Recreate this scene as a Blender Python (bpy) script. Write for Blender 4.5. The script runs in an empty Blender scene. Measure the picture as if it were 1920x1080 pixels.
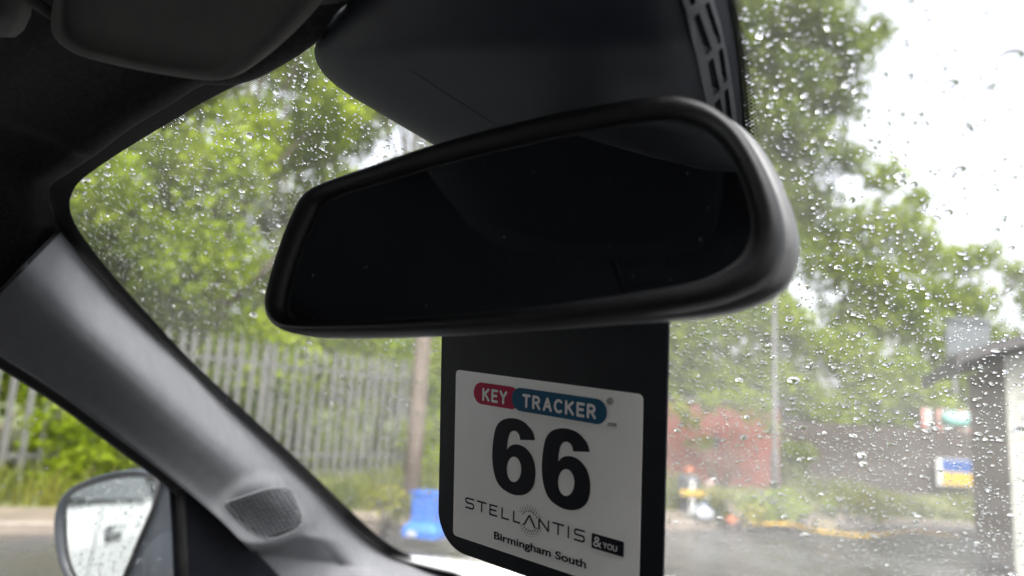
import bpy, bmesh, math, random
import numpy as np
from mathutils import Vector, Matrix
from mathutils.bvhtree import BVHTree
random.seed(7); RNG = np.random.default_rng(11)
rad = math.radians
SC = bpy.context.scene
COL = SC.collection

# ------------------------------------------------------------ camera
FPX = 1400.0
CAM = Vector((0.23, 0.25, 1.22))
ROT = Matrix.Rotation(rad(37), 3, 'Z') @ Matrix.Rotation(rad(100), 3, 'X') @ Matrix.Rotation(rad(3.4), 3, 'Z')
cd = bpy.data.cameras.new('camera'); co = bpy.data.objects.new('camera', cd); COL.objects.link(co)
cd.sensor_width = 36; cd.lens = 36 * FPX / 1920
cd.clip_start = 0.01; cd.clip_end = 2000
co.matrix_world = Matrix.Translation(CAM) @ ROT.to_4x4()
cd.dof.use_dof = True; cd.dof.focus_distance = 0.50; cd.dof.aperture_fstop = 5.1
SC.camera = co
# ------------------------------------------------------------ sky and sun (overcast)
SUN_EL, SUN_AZ = rad(55), rad(125)
w = bpy.data.worlds.new('World'); SC.world = w; w.use_nodes = True
nt = w.node_tree; nt.nodes.clear()
sky = nt.nodes.new('ShaderNodeTexSky'); sky.sky_type = 'NISHITA'; sky.sun_disc = False
sky.sun_elevation = SUN_EL; sky.sun_rotation = SUN_AZ; sky.dust_density = 6; sky.air_density = 1.2
hs = nt.nodes.new('ShaderNodeHueSaturation'); hs.inputs['Saturation'].default_value = 0.25
bg = nt.nodes.new('ShaderNodeBackground'); bg.inputs['Strength'].default_value = 0.09
wo = nt.nodes.new('ShaderNodeOutputWorld')
nt.links.new(sky.outputs[0], hs.inputs['Color']); nt.links.new(hs.outputs[0], bg.inputs[0]); nt.links.new(bg.outputs[0], wo.inputs[0])
sl = bpy.data.lights.new('sun', 'SUN'); sl.energy = 1.5; sl.angle = rad(30); sl.color = (1, .97, .93)
so = bpy.data.objects.new('sun', sl); COL.objects.link(so)
sd = Vector((math.sin(SUN_AZ) * math.cos(SUN_EL), math.cos(SUN_AZ) * math.cos(SUN_EL), math.sin(SUN_EL)))
so.rotation_euler = sd.to_track_quat('Z', 'Y').to_euler()
SC.view_settings.view_transform = 'Standard'; SC.view_settings.look = 'None'
SC.view_settings.exposure = 2.4; SC.view_settings.gamma = 1
cy = SC.cycles
cy.max_bounces = 10; cy.transmission_bounces = 8; cy.transparent_max_bounces = 16; cy.diffuse_bounces = 4
cy.caustics_reflective = False; cy.caustics_refractive = False; cy.sample_clamp_indirect = 6
cy.use_denoising = True

# ------------------------------------------------------------ helpers: points
def ray(u, v): return ROT @ Vector(((u - 960) / FPX, -(v - 540) / FPX, -1.0))
def W(u, v, d): return CAM + ray(u, v) * d
def gy(x, z): return 0.72 - 1.96 * (z - 1.32) - 0.2 * x * x        # the windscreen's surface
def gdepth(u, v):
    r = ray(u, v); a, b = 0.02, 6.0
    f = lambda t: (CAM.y + r.y * t) - gy(CAM.x + r.x * t, CAM.z + r.z * t)
    if f(a) * f(b) > 0: return 6.0
    for _ in range(45):
        m = (a + b) / 2
        if f(a) * f(m) <= 0: b = m
        else: a = m
    return a
def G(u, v, off=0.0): return W(u, v, gdepth(u, v) - off)
def ground(u, v, z=0.0):
    r = ray(u, v); return CAM + r * ((z - CAM.z) / r.z)
def side(u, v, x0=-.68, k=.33):
    r = ray(u, v); t = (x0 + k * (CAM.z - 1) - CAM.x) / (r.x - k * r.z); return CAM + r * t
def crom(pts, n, closed=False):
    P = [np.array(p, float) for p in pts]; m = len(P); out = []
    segs = m if closed else m - 1
    for i in range(n):
        t = i / n * segs if closed else i / (n - 1) * segs
        k = min(int(t), segs - 1); f = t - k
        if closed: p0, p1, p2, p3 = P[(k - 1) % m], P[k % m], P[(k + 1) % m], P[(k + 2) % m]
        else: p0, p1, p2, p3 = P[max(k - 1, 0)], P[k], P[k + 1], P[min(k + 2, m - 1)]
        out.append(.5 * (2 * p1 + (p2 - p0) * f + (2 * p0 - 5 * p1 + 4 * p2 - p3) * f * f + (3 * p1 - p0 - 3 * p2 + p3) * f ** 3))
    return out
def resample(pts, n, closed=False):      # even arc length along a Catmull-Rom curve
    q = np.array(crom(pts, n * 6, closed)); 
    if closed: q = np.vstack([q, q[:1]])
    d = np.r_[0, np.cumsum(np.linalg.norm(np.diff(q, axis=0), axis=1))]
    s = np.linspace(0, d[-1], n + 1)[:-1] if closed else np.linspace(0, d[-1], n)
    return np.stack([np.interp(s, d, q[:, k]) for k in range(q.shape[1])], 1)

# ------------------------------------------------------------ helpers: objects
def tag(o, label=None, cat=None, group=None, kind=None):
    if label: o['label'] = label
    if cat: o['category'] = cat
    if group: o['group'] = group
    if kind: o['kind'] = kind
    return o
def empty(name, loc=(0, 0, 0), label=None, cat=None, group=None, rz=0):
    o = bpy.data.objects.new(name, None); COL.objects.link(o); o.location = loc; o.rotation_euler = (0, 0, rz)
    o.empty_display_size = .1
    return tag(o, label, cat, group)
def mobj(name, verts, faces, mat, parent=None, smooth=False):
    me = bpy.data.meshes.new(name); me.from_pydata([tuple(v) for v in verts], [], faces); me.update()
    if smooth: me.polygons.foreach_set('use_smooth', [True] * len(me.polygons))
    if mat: me.materials.append(mat)
    o = bpy.data.objects.new(name, me); COL.objects.link(o)
    if parent: o.parent = parent
    return o
def clone(o, parent=None, name=None):
    c = o.copy(); COL.objects.link(c)
    if parent: c.parent = parent
    return c
def mirrored(o, parent):                    # the same piece on the car's other side
    me = o.data.copy(); n = len(me.vertices); a = np.empty(n * 3); me.vertices.foreach_get('co', a)
    a[0::3] *= -1; me.vertices.foreach_set('co', a); me.flip_normals(); me.update()
    c = bpy.data.objects.new(o.name.split('.')[0], me); COL.objects.link(c); c.parent = parent
    for m in o.modifiers:
        if m.type == 'SOLIDIFY':
            k = c.modifiers.new('s', 'SOLIDIFY'); k.thickness = m.thickness; k.offset = m.offset
    return c
class MB:
    def __init__(s): s.v, s.f = [], []
    def add(s, v, f):
        b = len(s.v); s.v += [tuple(p) for p in v]; s.f += [tuple(i + b for i in q) for q in f]
    def box(s, c, d, rz=0, m=None):
        x, y, z = d[0] / 2, d[1] / 2, d[2] / 2
        P = [Vector((i * x, j * y, k * z)) for k in (-1, 1) for j in (-1, 1) for i in (-1, 1)]
        R = m if m else Matrix.Rotation(rz, 3, 'Z'); c = Vector(c)
        s.add([R @ p + c for p in P], [(0, 2, 3, 1), (4, 5, 7, 6), (0, 1, 5, 4), (2, 6, 7, 3), (0, 4, 6, 2), (1, 3, 7, 5)])
    def tube(s, pts, rs, n=8, cap=True):
        pts = [Vector(p) for p in pts]; rings = []
        up = Vector((0.13, .21, 1)).normalized()
        for i, p in enumerate(pts):
            t = (pts[min(i + 1, len(pts) - 1)] - pts[max(i - 1, 0)]).normalized()
            a = t.cross(up); a = a.normalized() if a.length > 1e-4 else t.cross(Vector((1, 0, 0))).normalized()
            b = t.cross(a); r = rs[i] if hasattr(rs, '__len__') else rs
            rings.append([p + (a * math.cos(k * 2 * math.pi / n) + b * math.sin(k * 2 * math.pi / n)) * r for k in range(n)])
        s.loft(rings, cap, cap)
    def loft(s, rings, cap0=False, cap1=False, closed=True):
        n = len(rings[0]); v = [p for r in rings for p in r]; f = []
        for i in range(len(rings) - 1):
            for k in range(n if closed else n - 1):
                a, b = i * n + k, i * n + (k + 1) % n
                f.append((a, b, b + n, a + n))
        if cap0: f.append(tuple(range(n - 1, -1, -1)))
        if cap1: f.append(tuple((len(rings) - 1) * n + k for k in range(n)))
        s.add(v, f)
    def build(s, name, mat, parent=None, smooth=False): return mobj(name, s.v, s.f, mat, parent, smooth)
def grid_pts(ctrl, nr, nc):
    rows = [resample([tuple(p) for p in r], nc) if False else np.array(crom([tuple(p) for p in r], nc)) for r in ctrl]
    cols = [crom([rows[i][j] for i in range(len(rows))], nr) for j in range(nc)]
    return [[Vector(cols[j][i]) for j in range(nc)] for i in range(nr)]
def surf(name, P, mat, parent=None, thick=0, smooth=True, toward=None):
    nr, nc = len(P), len(P[0]); v = [p for r in P for p in r]
    f = [(i * nc + j, i * nc + j + 1, (i + 1) * nc + j + 1, (i + 1) * nc + j) for i in range(nr - 1) for j in range(nc - 1)]
    a, b, c = v[f[len(f) // 2][0]], v[f[len(f) // 2][1]], v[f[len(f) // 2][2]]
    if (b - a).cross(c - a).dot((toward or CAM) - a) < 0: f = [tuple(reversed(q)) for q in f]
    o = mobj(name, v, f, mat, parent, smooth)
    if thick:
        m = o.modifiers.new('s', 'SOLIDIFY'); m.thickness = thick; m.offset = -1
    return o, BVHTree.FromPolygons(v, f)
def drape(bvh, u, v, lift=0.0, fallback=.5):
    d = ray(u, v); h = bvh.ray_cast(CAM, d)
    if h[0] is None: return W(u, v, fallback)
    return h[0] - d.normalized() * lift
def poly_mesh(loops, extrude):               # filled outline with holes, in its own x, y plane
    cu = bpy.data.curves.new('tmp', 'CURVE'); cu.dimensions = '2D'; cu.fill_mode = 'BOTH'; cu.extrude = extrude
    for L in loops:
        s = cu.splines.new('POLY'); s.points.add(len(L) - 1); s.use_cyclic_u = True
        for p, q in zip(s.points, L): p.co = (q[0], q[1], 0, 1)
    o = bpy.data.objects.new('tmp', cu); COL.objects.link(o)
    bpy.context.view_layer.update()
    me = bpy.data.meshes.new_from_object(o.evaluated_get(bpy.context.evaluated_depsgraph_get()))
    bpy.data.objects.remove(o); bpy.data.curves.remove(cu)
    return me
def text_mesh(txt, size, offset=0, extrude=.00004, space=1.0):
    cu = bpy.data.curves.new('tmp', 'FONT'); cu.body = txt; cu.size = size; cu.offset = offset; cu.extrude = extrude; cu.space_character = space
    o = bpy.data.objects.new('tmp', cu); COL.objects.link(o); bpy.context.view_layer.update()
    me = bpy.data.meshes.new_from_object(o.evaluated_get(bpy.context.evaluated_depsgraph_get()))
    bpy.data.objects.remove(o); bpy.data.curves.remove(cu)
    return me
def me_obj(name, me, mat, parent=None, smooth=False):
    me.name = name; me.materials.clear(); me.materials.append(mat)
    o = bpy.data.objects.new(name, me); COL.objects.link(o)
    if parent: o.parent = parent
    if smooth: me.polygons.foreach_set('use_smooth', [True] * len(me.polygons))
    return o

# ------------------------------------------------------------ materials
def mat(name, c, rough=.6, var=.15, scale=30, bump=0, bscale=None, spec=.4, metal=0, coat=0, detail=4, c2=None, sheen=0, rvar=0, stretch=None):
    m = bpy.data.materials.new(name); m.use_nodes = True; n = m.node_tree.nodes; l = m.node_tree.links
    b = n['Principled BSDF']; b.inputs['Roughness'].default_value = rough; b.inputs['Metallic'].default_value = metal
    b.inputs['Specular IOR Level'].default_value = spec; b.inputs['Coat Weight'].default_value = coat; b.inputs['Coat Roughness'].default_value = .08
    b.inputs['Sheen Weight'].default_value = sheen
    tc = n.new('ShaderNodeTexCoord'); src = tc.outputs['Object']
    if stretch:
        mp = n.new('ShaderNodeMapping'); mp.inputs['Scale'].default_value = stretch; l.new(src, mp.inputs[0]); src = mp.outputs[0]
    t = n.new('ShaderNodeTexNoise'); t.inputs['Scale'].default_value = scale; t.inputs['Detail'].default_value = detail; l.new(src, t.inputs['Vector'])
    r = n.new('ShaderNodeValToRGB'); r.color_ramp.elements[0].position = .3; r.color_ramp.elements[1].position = .7
    lo = [x * (1 - var) for x in c]; hi = [min(1, x * (1 + var)) for x in (c2 or c)]
    r.color_ramp.elements[0].color = (*lo, 1); r.color_ramp.elements[1].color = (*hi, 1)
    l.new(t.outputs[0], r.inputs[0]); l.new(r.outputs[0], b.inputs['Base Color'])
    if rvar:
        mr = n.new('ShaderNodeMapRange'); mr.inputs[1].default_value = .35; mr.inputs[2].default_value = .65
        mr.inputs[3].default_value = max(.02, rough - rvar); mr.inputs[4].default_value = rough + rvar
        l.new(t.outputs[0], mr.inputs[0]); l.new(mr.outputs[0], b.inputs['Roughness'])
    if bump:
        t2 = n.new('ShaderNodeTexNoise'); t2.inputs['Scale'].default_value = bscale or scale * 4; t2.inputs['Detail'].default_value = 3; l.new(src, t2.inputs['Vector'])
        bp = n.new('ShaderNodeBump'); bp.inputs['Strength'].default_value = bump; bp.inputs['Distance'].default_value = .001 if (bscale or 0) > 150 else .01
        l.new(t2.outputs[0], bp.inputs['Height']); l.new(bp.outputs[0], b.inputs['Normal'])
    return m
def leaf_mat(name, c, c2, trans=.45):
    m = bpy.data.materials.new(name); m.use_nodes = True; n = m.node_tree.nodes; l = m.node_tree.links; n.clear()
    tc = n.new('ShaderNodeTexCoord')
    t = n.new('ShaderNodeTexNoise'); t.inputs['Scale'].default_value = 1.1; t.inputs['Detail'].default_value = 6; t.inputs['Roughness'].default_value = .75
    l.new(tc.outputs['Object'], t.inputs['Vector'])
    r = n.new('ShaderNodeValToRGB'); r.color_ramp.elements[0].position = .34; r.color_ramp.elements[1].position = .66
    r.color_ramp.elements[0].color = (*c, 1); r.color_ramp.elements[1].color = (*c2, 1); l.new(t.outputs[0], r.inputs[0])
    d = n.new('ShaderNodeBsdfPrincipled'); d.inputs['Roughness'].default_value = .45; d.inputs['Specular IOR Level'].default_value = .12
    tr = n.new('ShaderNodeBsdfTranslucent'); mx = n.new('ShaderNodeMixShader'); mx.inputs[0].default_value = trans
    o = n.new('ShaderNodeOutputMaterial')
    l.new(r.outputs[0], d.inputs['Base Color']); l.new(r.outputs[0], tr.inputs[0])
    l.new(d.outputs[0], mx.inputs[1]); l.new(tr.outputs[0], mx.inputs[2]); l.new(mx.outputs[0], o.inputs[0])
    return m
def glass_pane(name, film=.02, fog=0.0, tint=(1, 1, 1)):
    m = bpy.data.materials.new(name); m.use_nodes = True; n = m.node_tree.nodes; l = m.node_tree.links; n.clear()
    tp = n.new('ShaderNodeBsdfTransparent'); tp.inputs[0].default_value = (*tint, 1)
    gl = n.new('ShaderNodeBsdfGlossy'); gl.inputs['Roughness'].default_value = .02; gl.inputs['Color'].default_value = (.75, .75, .75, 1)
    lw = n.new('ShaderNodeLayerWeight'); lw.inputs[0].default_value = .5
    pw = n.new('ShaderNodeMath'); pw.operation = 'POWER'; pw.inputs[1].default_value = 5; l.new(lw.outputs['Facing'], pw.inputs[0])
    fr = n.new('ShaderNodeMath'); fr.operation = 'MULTIPLY_ADD'; fr.inputs[1].default_value = .7; fr.inputs[2].default_value = .03; l.new(pw.outputs[0], fr.inputs[0])
    m1 = n.new('ShaderNodeMixShader'); l.new(fr.outputs[0], m1.inputs[0]); l.new(tp.outputs[0], m1.inputs[1]); l.new(gl.outputs[0], m1.inputs[2])
    tl = n.new('ShaderNodeBsdfTranslucent'); tl.inputs[0].default_value = (.9, .9, .9, 1)
    ge = n.new('ShaderNodeNewGeometry'); vd = n.new('ShaderNodeVectorMath'); vd.operation = 'DISTANCE'; vd.inputs[1].default_value = (.10, 1.12, 1.10)
    l.new(ge.outputs['Position'], vd.inputs[0])
    mr = n.new('ShaderNodeMapRange'); mr.interpolation_type = 'SMOOTHSTEP'; mr.inputs[1].default_value = .75; mr.inputs[2].default_value = .1; mr.inputs[3].default_value = film; mr.inputs[4].default_value = film + fog
    l.new(vd.outputs['Value'], mr.inputs[0])
    no = n.new('ShaderNodeTexNoise'); no.inputs['Scale'].default_value = 9; no.inputs['Detail'].default_value = 6
    l.new(ge.outputs['Position'], no.inputs['Vector'])
    r2 = n.new('ShaderNodeMapRange'); r2.inputs[1].default_value = .3; r2.inputs[2].default_value = .7; r2.inputs[3].default_value = .55; r2.inputs[4].default_value = 1.4; l.new(no.outputs[0], r2.inputs[0])
    mu = n.new('ShaderNodeMath'); mu.operation = 'MULTIPLY'; l.new(mr.outputs[0], mu.inputs[0]); l.new(r2.outputs[0], mu.inputs[1])
    m2 = n.new('ShaderNodeMixShader'); l.new(mu.outputs[0], m2.inputs[0]); l.new(m1.outputs[0], m2.inputs[1]); l.new(tl.outputs[0], m2.inputs[2])
    o = n.new('ShaderNodeOutputMaterial'); l.new(m2.outputs[0], o.inputs[0])
    return m
def water_mat():
    m = bpy.data.materials.new('rain_water'); m.use_nodes = True; n = m.node_tree.nodes; l = m.node_tree.links; n.clear()
    g = n.new('ShaderNodeBsdfGlass'); g.inputs['IOR'].default_value = 1.333; g.inputs['Roughness'].default_value = 0
    o = n.new('ShaderNodeOutputMaterial'); l.new(g.outputs[0], o.inputs[0]); return m
def mirror_mat(name, c, rough=.0):
    m = bpy.data.materials.new(name); m.use_nodes = True; b = m.node_tree.nodes['Principled BSDF']
    b.inputs['Metallic'].default_value = 1; b.inputs['Roughness'].default_value = rough; b.inputs['Base Color'].default_value = (*c, 1); return m

M_head = mat('headliner_cloth', (.022, .023, .025), .95, .45, 260, .35, 900, spec=.1, sheen=.15)
M_pil = mat('pillar_plastic', (.13, .134, .144), .8, .06, 60, .2, 900, spec=.3)
M_vis = mat('visor_vinyl', (.15, .147, .14), .75, .06, 90, .12, 1500, spec=.3)
M_blk = mat('black_plastic', (.008, .009, .012), .5, .15, 80, .15, 2200, spec=.3)
M_hsg = mat('mirror_shell_lit', (.12, .122, .128), .4, .1, 80, .15, 2200, spec=.6)  # paler than the bezel: windscreen light on the shell put into its colour
M_mir = mat('mirror_housing_plastic', (.013, .014, .017), .5, .12, 80, .25, 2200, spec=.5)
M_shr = mat('shroud_plastic', (.036, .041, .055), .5, .08, 60, .12, 2000, spec=.45)
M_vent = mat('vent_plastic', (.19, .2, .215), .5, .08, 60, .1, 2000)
M_frit = mat('frit_ceramic', (.008, .008, .009), .5, .1, 50)
M_rub = mat('rubber_seal', (.014, .014, .015), .65, .15, 60)
M_white = mat('white_car_paint', (.78, .79, .79), .22, .03, 4, coat=.6)
M_sail = mat('sail_panel_plastic', (.008, .009, .013), .6, .15, 80, .15, 2200, spec=.1)
M_wmh = mat('wing_mirror_grey', (.022, .027, .034), .5, .12, 40, .08, 400, coat=.1)
M_grille = mat('grille_plastic', (.05, .052, .058), .6, .1, 60)
M_glass = glass_pane('windscreen_glass', .019, .052)
M_glass2 = glass_pane('side_glass', .006, 0)
M_water = water_mat()
M_rv = mirror_mat('dimmed_mirror', (.30, .33, .38), .02)
_n = M_rv.node_tree.nodes; _l = M_rv.node_tree.links; _tc = _n.new('ShaderNodeTexCoord'); _vo = _n.new('ShaderNodeTexNoise'); _vo.inputs['Scale'].default_value = 420; _vo.inputs['Detail'].default_value = 1
_mr = _n.new('ShaderNodeMapRange'); _mr.inputs[1].default_value = .77; _mr.inputs[2].default_value = .82; _mr.inputs[3].default_value = 0; _mr.inputs[4].default_value = .5
_df = _n.new('ShaderNodeBsdfDiffuse'); _df.inputs[0].default_value = (.4, .4, .4, 1); _ms = _n.new('ShaderNodeMixShader')
_l.new(_tc.outputs['Object'], _vo.inputs['Vector']); _l.new(_vo.outputs[0], _mr.inputs[0]); _l.new(_mr.outputs[0], _ms.inputs[0])
_l.new(_n['Principled BSDF'].outputs[0], _ms.inputs[1]); _l.new(_df.outputs[0], _ms.inputs[2]); _l.new(_ms.outputs[0], _n['Material Output'].inputs[0])
M_wm = mirror_mat('wing_mirror_silver', (.42, .45, .445), .0)
M_dash = mat('dash_plastic', (.07, .072, .077), .55, .08, 60, .2, 1200)
M_seat = mat('seat_cloth', (.03, .03, .033), .9, .2, 200, .2, 600)

# ============================================================ THE CAR
car = empty('car', (0, 0, 0), 'white car seen from its dark cabin behind a rain covered windscreen', 'car')

# ---- windscreen
xs = np.linspace(-.9, .9, 61); zs = np.linspace(.90, 1.46, 25)
P = [[Vector((x, gy(x, z), z)) for x in xs] for z in zs]
screen, _ = surf('windscreen', P, M_glass, car)
tag(screen, 'wide windscreen speckled with raindrops')

A = [(640, 30), (598, 70), (560, 96), (500, 133), (430, 166), (370, 198), (300, 240), (230, 283), (175, 320), (145, 345), (132, 372), (133, 400), (148, 432), (175, 470),
     (215, 520), (280, 592), (360, 678), (450, 762), (560, 864), (660, 960), (720, 1013), (775, 1045), (830, 1062), (900, 1076), (980, 1087), (1100, 1100)]
Ar = resample(A, 150)
strip = [[], [], []]
for i, (u, v) in enumerate(Ar):
    t = Ar[min(i + 1, 149)] - Ar[max(i - 1, 0)]; t = t / np.linalg.norm(t)
    for k, wd in enumerate((0, 30, 75) if i < 62 else (0, 11, 23)): strip[k].append((u - t[1] * wd, v + t[0] * wd))
P = [[G(u, v, .0022) for (u, v) in s] for s in strip]
frit, _ = surf('frit_band', P, M_frit, screen)
tag(frit, 'black ceramic border printed round the windscreen')
fritm = mirrored(frit, screen)
# lower frit under the dash line
FR = [(1352, -60), (1366, -10), (1375, 30), (1384, 80), (1390, 130), (1394, 180), (1398, 230), (1403, 280), (1408, 330)]
Fr = resample(FR, 60)
surf('frit_band', [[G(u - wd, v, .0022) for u, v in Fr] for wd in (0, 25, 90)], M_frit, screen)
# dotted fade of the frit, joined because each dot is a few pixels
dv, df = [], []
def dot(u, v, r):
    c = G(u, v, .0024); R = r / FPX * gdepth(u, v); n = Vector((.4 * c.x, 1, 1.96)).normalized()
    a = n.cross(Vector((1, 0, 0))).normalized(); b = n.cross(a); k0 = len(dv)
    for k in range(8):
        an = k * math.pi / 4; dv.append(c + (a * math.cos(an) + b * math.sin(an)) * R)
    df.append(tuple(range(k0, k0 + 8)))
Fd = resample(FR, 56)
for row, (off, r) in enumerate(((2, 4.2), (7, 3.6), (13, 2.9), (19, 2.1), (24, 1.4))):
    for i in range(len(Fd) - 1):
        p = (Fd[i] + Fd[i + 1]) / 2 if row % 2 else Fd[i]
        dot(p[0] + off, p[1], r)
Ad = resample([p for p in A[:7]], 95)
for row, (off, r) in enumerate(((1.5, 2.4), (5.5, 2.0), (9.5, 1.5), (13, 1.0))):
    for i in range(len(Ad) - 1):
        p = (Ad[i] + Ad[i + 1]) / 2 if row % 2 else Ad[i]
        t = Ad[i + 1] - Ad[i]; t = t / np.linalg.norm(t); dot(p[0] + abs(t[1]) * off, p[1] + abs(t[0]) * off, r)
tag(mobj('frit_dots', dv, df, M_frit, screen), kind='stuff')

# ---- headliner
Bt = [(1400, -190), (1000, -130), (760, -70), (660, 0), (625, 32), (602, 70), (570, 97), (530, 121), (490, 142), (455, 153), (425, 155), (385, 157), (330, 190), (250, 238), (180, 290), (120, 331), (97, 346), (92, 366), (95, 392), (110, 434), (150, 500)]
Bs = resample(Bt, 90)
front = [G(u, v, .011 if v < 425 else .003) for u, v in Bs]
# width of the car's middle: stop at x = 0 and mirror
front = [p for p in front if p.x < 0.0]
front[0].x = 0.0
nf = len(front)
def cross(c, y, zr=1.452):
    if c < .62: return Vector((-.46 * c / .62, y, zr - .010 * (c / .62) ** 2))
    a = (c - .62) / .38 * math.pi / 2
    return Vector((-.46 - .15 * math.sin(a), y, zr - .010 - .19 * (1 - math.cos(a))))
rows = []
dist = np.r_[0, np.cumsum([(front[i + 1] - front[i]).length for i in range(nf - 1)])]; dist = dist / dist[-1]
c1 = []; c2 = []; c3 = []; c0 = []
for i, p in enumerate(front):
    c = dist[i]; m = cross(c, p.y - .10); lip = p + Vector((0, -.012, -.004 if c < .62 else 0)); c0.append(lip)
    q = lip.lerp(m, .6); q.y = p.y - .06; c1.append(q); c2.append(cross(c, .15)); c3.append(cross(c, -1.6))
head, headbvh = surf('headliner', [list(map(Vector, r)) for r in grid_pts([front, c0, c1, c2, c3], 40, 90)], M_head, car, thick=.004)
tag(head, 'black cloth roof lining'); headm = mirrored(head, car)

# ---- pillar trim with tweeter pod
BP = [(112, 433), (150, 487), (210, 556), (270, 617), (345, 690), (430, 772), (520, 856), (600, 934), (668, 1000), (720, 1040), (770, 1062), (850, 1084), (960, 1105)]
EP = [(-75, 622), (-40, 645), (0, 668), (60, 705), (130, 752), (210, 813), (300, 882), (372, 940), (430, 992), (480, 1045), (520, 1090), (560, 1140), (620, 1200)]
BP = [BP[0]] + [(u + 4, v - 4) for u, v in BP[1:]]
ctrl = []
CF = [0, .05, .16, .30, .42, .55, .72, .88, .96, 1]
BU = [0, .012, .035, .057, .060, .052, .034, .015, .006, 0]
POD = (500, 960)
for (a, b) in zip(BP, EP):
    da = gdepth(*a) - .010; r = ray(*b); db = (side(*b) - CAM).dot(ROT @ Vector((0, 0, -1)))
    row = []
    for c, bu in zip(CF, BU):
        u = a[0] * (1 - c) + b[0] * c; v = a[1] * (1 - c) + b[1] * c
        row.append(W(u, v, da * (1 - c) + db * c - bu * (.55 + .45 * min(1, da))))
    ctrl.append(row)
P = grid_pts(ctrl, 110, 60)
# pod for the tweeter: a rounded step pushed towards the cabin, its underside falling away
def pod_amt(u, v):
    du, dv_ = u - 497, v - 962
    a = (du * .92 - dv_ * .25) / 88; b = (dv_ * .92 + du * .25) / 60
    r = math.hypot(a, b)
    s = max(0.0, min(1.0, (1.28 - r) / .42)); return s * s * (3 - 2 * s)
ax = ROT @ Vector((0, 0, -1)); rx_ = ROT @ Vector((1, 0, 0)); ry_ = ROT @ Vector((0, 1, 0))
def px(p):
    q = p - CAM; d = q.dot(ax); return 960 + FPX * q.dot(rx_) / d, 540 - FPX * q.dot(ry_) / d, d
for r in P:
    for j, p in enumerate(r):
        u, v, d = px(p); k = pod_amt(u, v)
        # below the pod the trim sinks back towards the door
        sink = max(0, min(1, (v - 1000 + (u - 520) * -.12) / 45)) * max(0, min(1, (u - 380) / 60)) * max(0, min(1, (665 - u + (v - 1000) * .85) / 80))
        r[j] = CAM + (p - CAM) * ((d - .008 * k + .05 * sink * (1 - k)) / d)
pil, pilbvh = surf('pillar_trim', P, M_pil, car, thick=.004)
tag(pil, 'charcoal plastic pillar trim between windscreen and side window'); pilm = mirrored(pil, car)
# the seam where the pillar trim meets the roof lining
sm = MB(); sm.tube([drape(pilbvh, 112 - k * 18.5, 435 + k * 18.7, .0005, .6) for k in range(11)], .0012, 6); sm.build('seam', M_rub, pil, True)
# grille of the tweeter
GO = [(424, 945), (440, 937), (470, 927), (500, 918), (528, 914), (543, 918), (552, 930), (560, 950), (567, 975), (561, 990), (543, 1000), (518, 1009), (497, 1008), (468, 994), (443, 971)]
Go = resample(GO, 60, True); gc = Go.mean(0)
rim = MB()
def gring(s, lift): return [drape(pilbvh, *(gc + (p - gc) * s), lift, .9) for p in Go]
rim.loft([gring(1.05, -.001), gring(1.025, .0012), gring(.995, .0018), gring(.97, .001), gring(.955, -.001)]); rm = rim.build('tweeter_grille', M_pil, pil, True)
tag(rm, 'small rounded tweeter grille with a fine square mesh')
gp = MB(); gp.loft([gring(s, .0004) for s in (.97, .6, .3, .05)]); gp.add(gring(.05, .0004), [tuple(range(60))]); gp.build('grille_back', M_blk, pil, True)
def inside(p, poly):
    c = False; n = len(poly); j = n - 1
    for i in range(n):
        if (poly[i][1] > p[1]) != (poly[j][1] > p[1]) and p[0] < (poly[j][0] - poly[i][0]) * (p[1] - poly[i][1]) / (poly[j][1] - poly[i][1]) + poly[i][0]: c = not c
        j = i
    return c
gm = MB(); e1 = np.array([8.6, -2.6]); e2 = np.array([4.6, 7.2]); inner = gc + (Go - gc) * .95
for i in range(-14, 15):
    for j in range(-14, 15):
        c = gc + e1 * i + e2 * j
        if inside(c, inner):
            q = []
            for s, lf in ((.46, .0004), (.36, .0022)):
                q.append([drape(pilbvh, *(c + e1 * a * s + e2 * b * s), lf, .9) for a, b in ((-1, -1), (1, -1), (1, 1), (-1, 1))])
            gm.loft(q, False, True)
tag(gm.build('grille_mesh', M_grille, pil), kind='stuff')

# ---- front door: sail panel, seal, pane
door_px = [[(318, 896), (420, 978), (520, 1075), (600, 1170)], [(322, 950), (400, 1000), (480, 1080), (560, 1175)], [(326, 1010), (385, 1040), (450, 1095), (520, 1180)], [(330, 1130), (370, 1140), (430, 1160), (500, 1200)]]
ctrl = [[(side(u, v, -.70, .33)) for u, v in r] for r in door_px]
sail, sb = surf('door', grid_pts(ctrl, 14, 14), M_sail, car, thick=.006)
tag(sail, 'passenger door with black corner panel and clear window')
sealp = [(-300, 500), (-75, 632), (0, 678), (60, 715), (130, 762), (210, 823), (300, 890), (338, 925)]
s = MB(); s.tube([side(u, v, -.702, .33) for u, v in resample(sealp, 30)], .006, 8)
s.tube([side(u, v, -.702, .33) for u, v in ((336, 915), (339, 980), (341, 1040), (343, 1120))], .007, 8); s.build('window_seal', M_rub, sail, True)
P = [[Vector((-.715 + .33 * (z - 1), y, z)) for y in np.linspace(-.35, 1.08, 24)] for z in np.linspace(.90, 1.30, 12)]
pane, _ = surf('window_pane', P, M_glass2, sail)
d = MB(); d.box((-.76, .35, .62), (.08, 1.45, .58)); d.box((-.70, .35, .905), (.10, 1.45, .03)); dp = d.build('door_panel', M_dash, sail)
# the other door
s2 = MB(); s2.box((.76, .35, .62), (.08, 1.45, .58)); s2.box((.70, .35, .905), (.10, 1.45, .03)); dr = s2.build('door', M_dash, car)
P = [[Vector((.715 - .33 * (z - 1), y, z)) for y in np.linspace(-.35, 1.08, 24)] for z in np.linspace(.90, 1.30, 12)]
surf('window_pane', P, M_glass2, dr)
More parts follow.
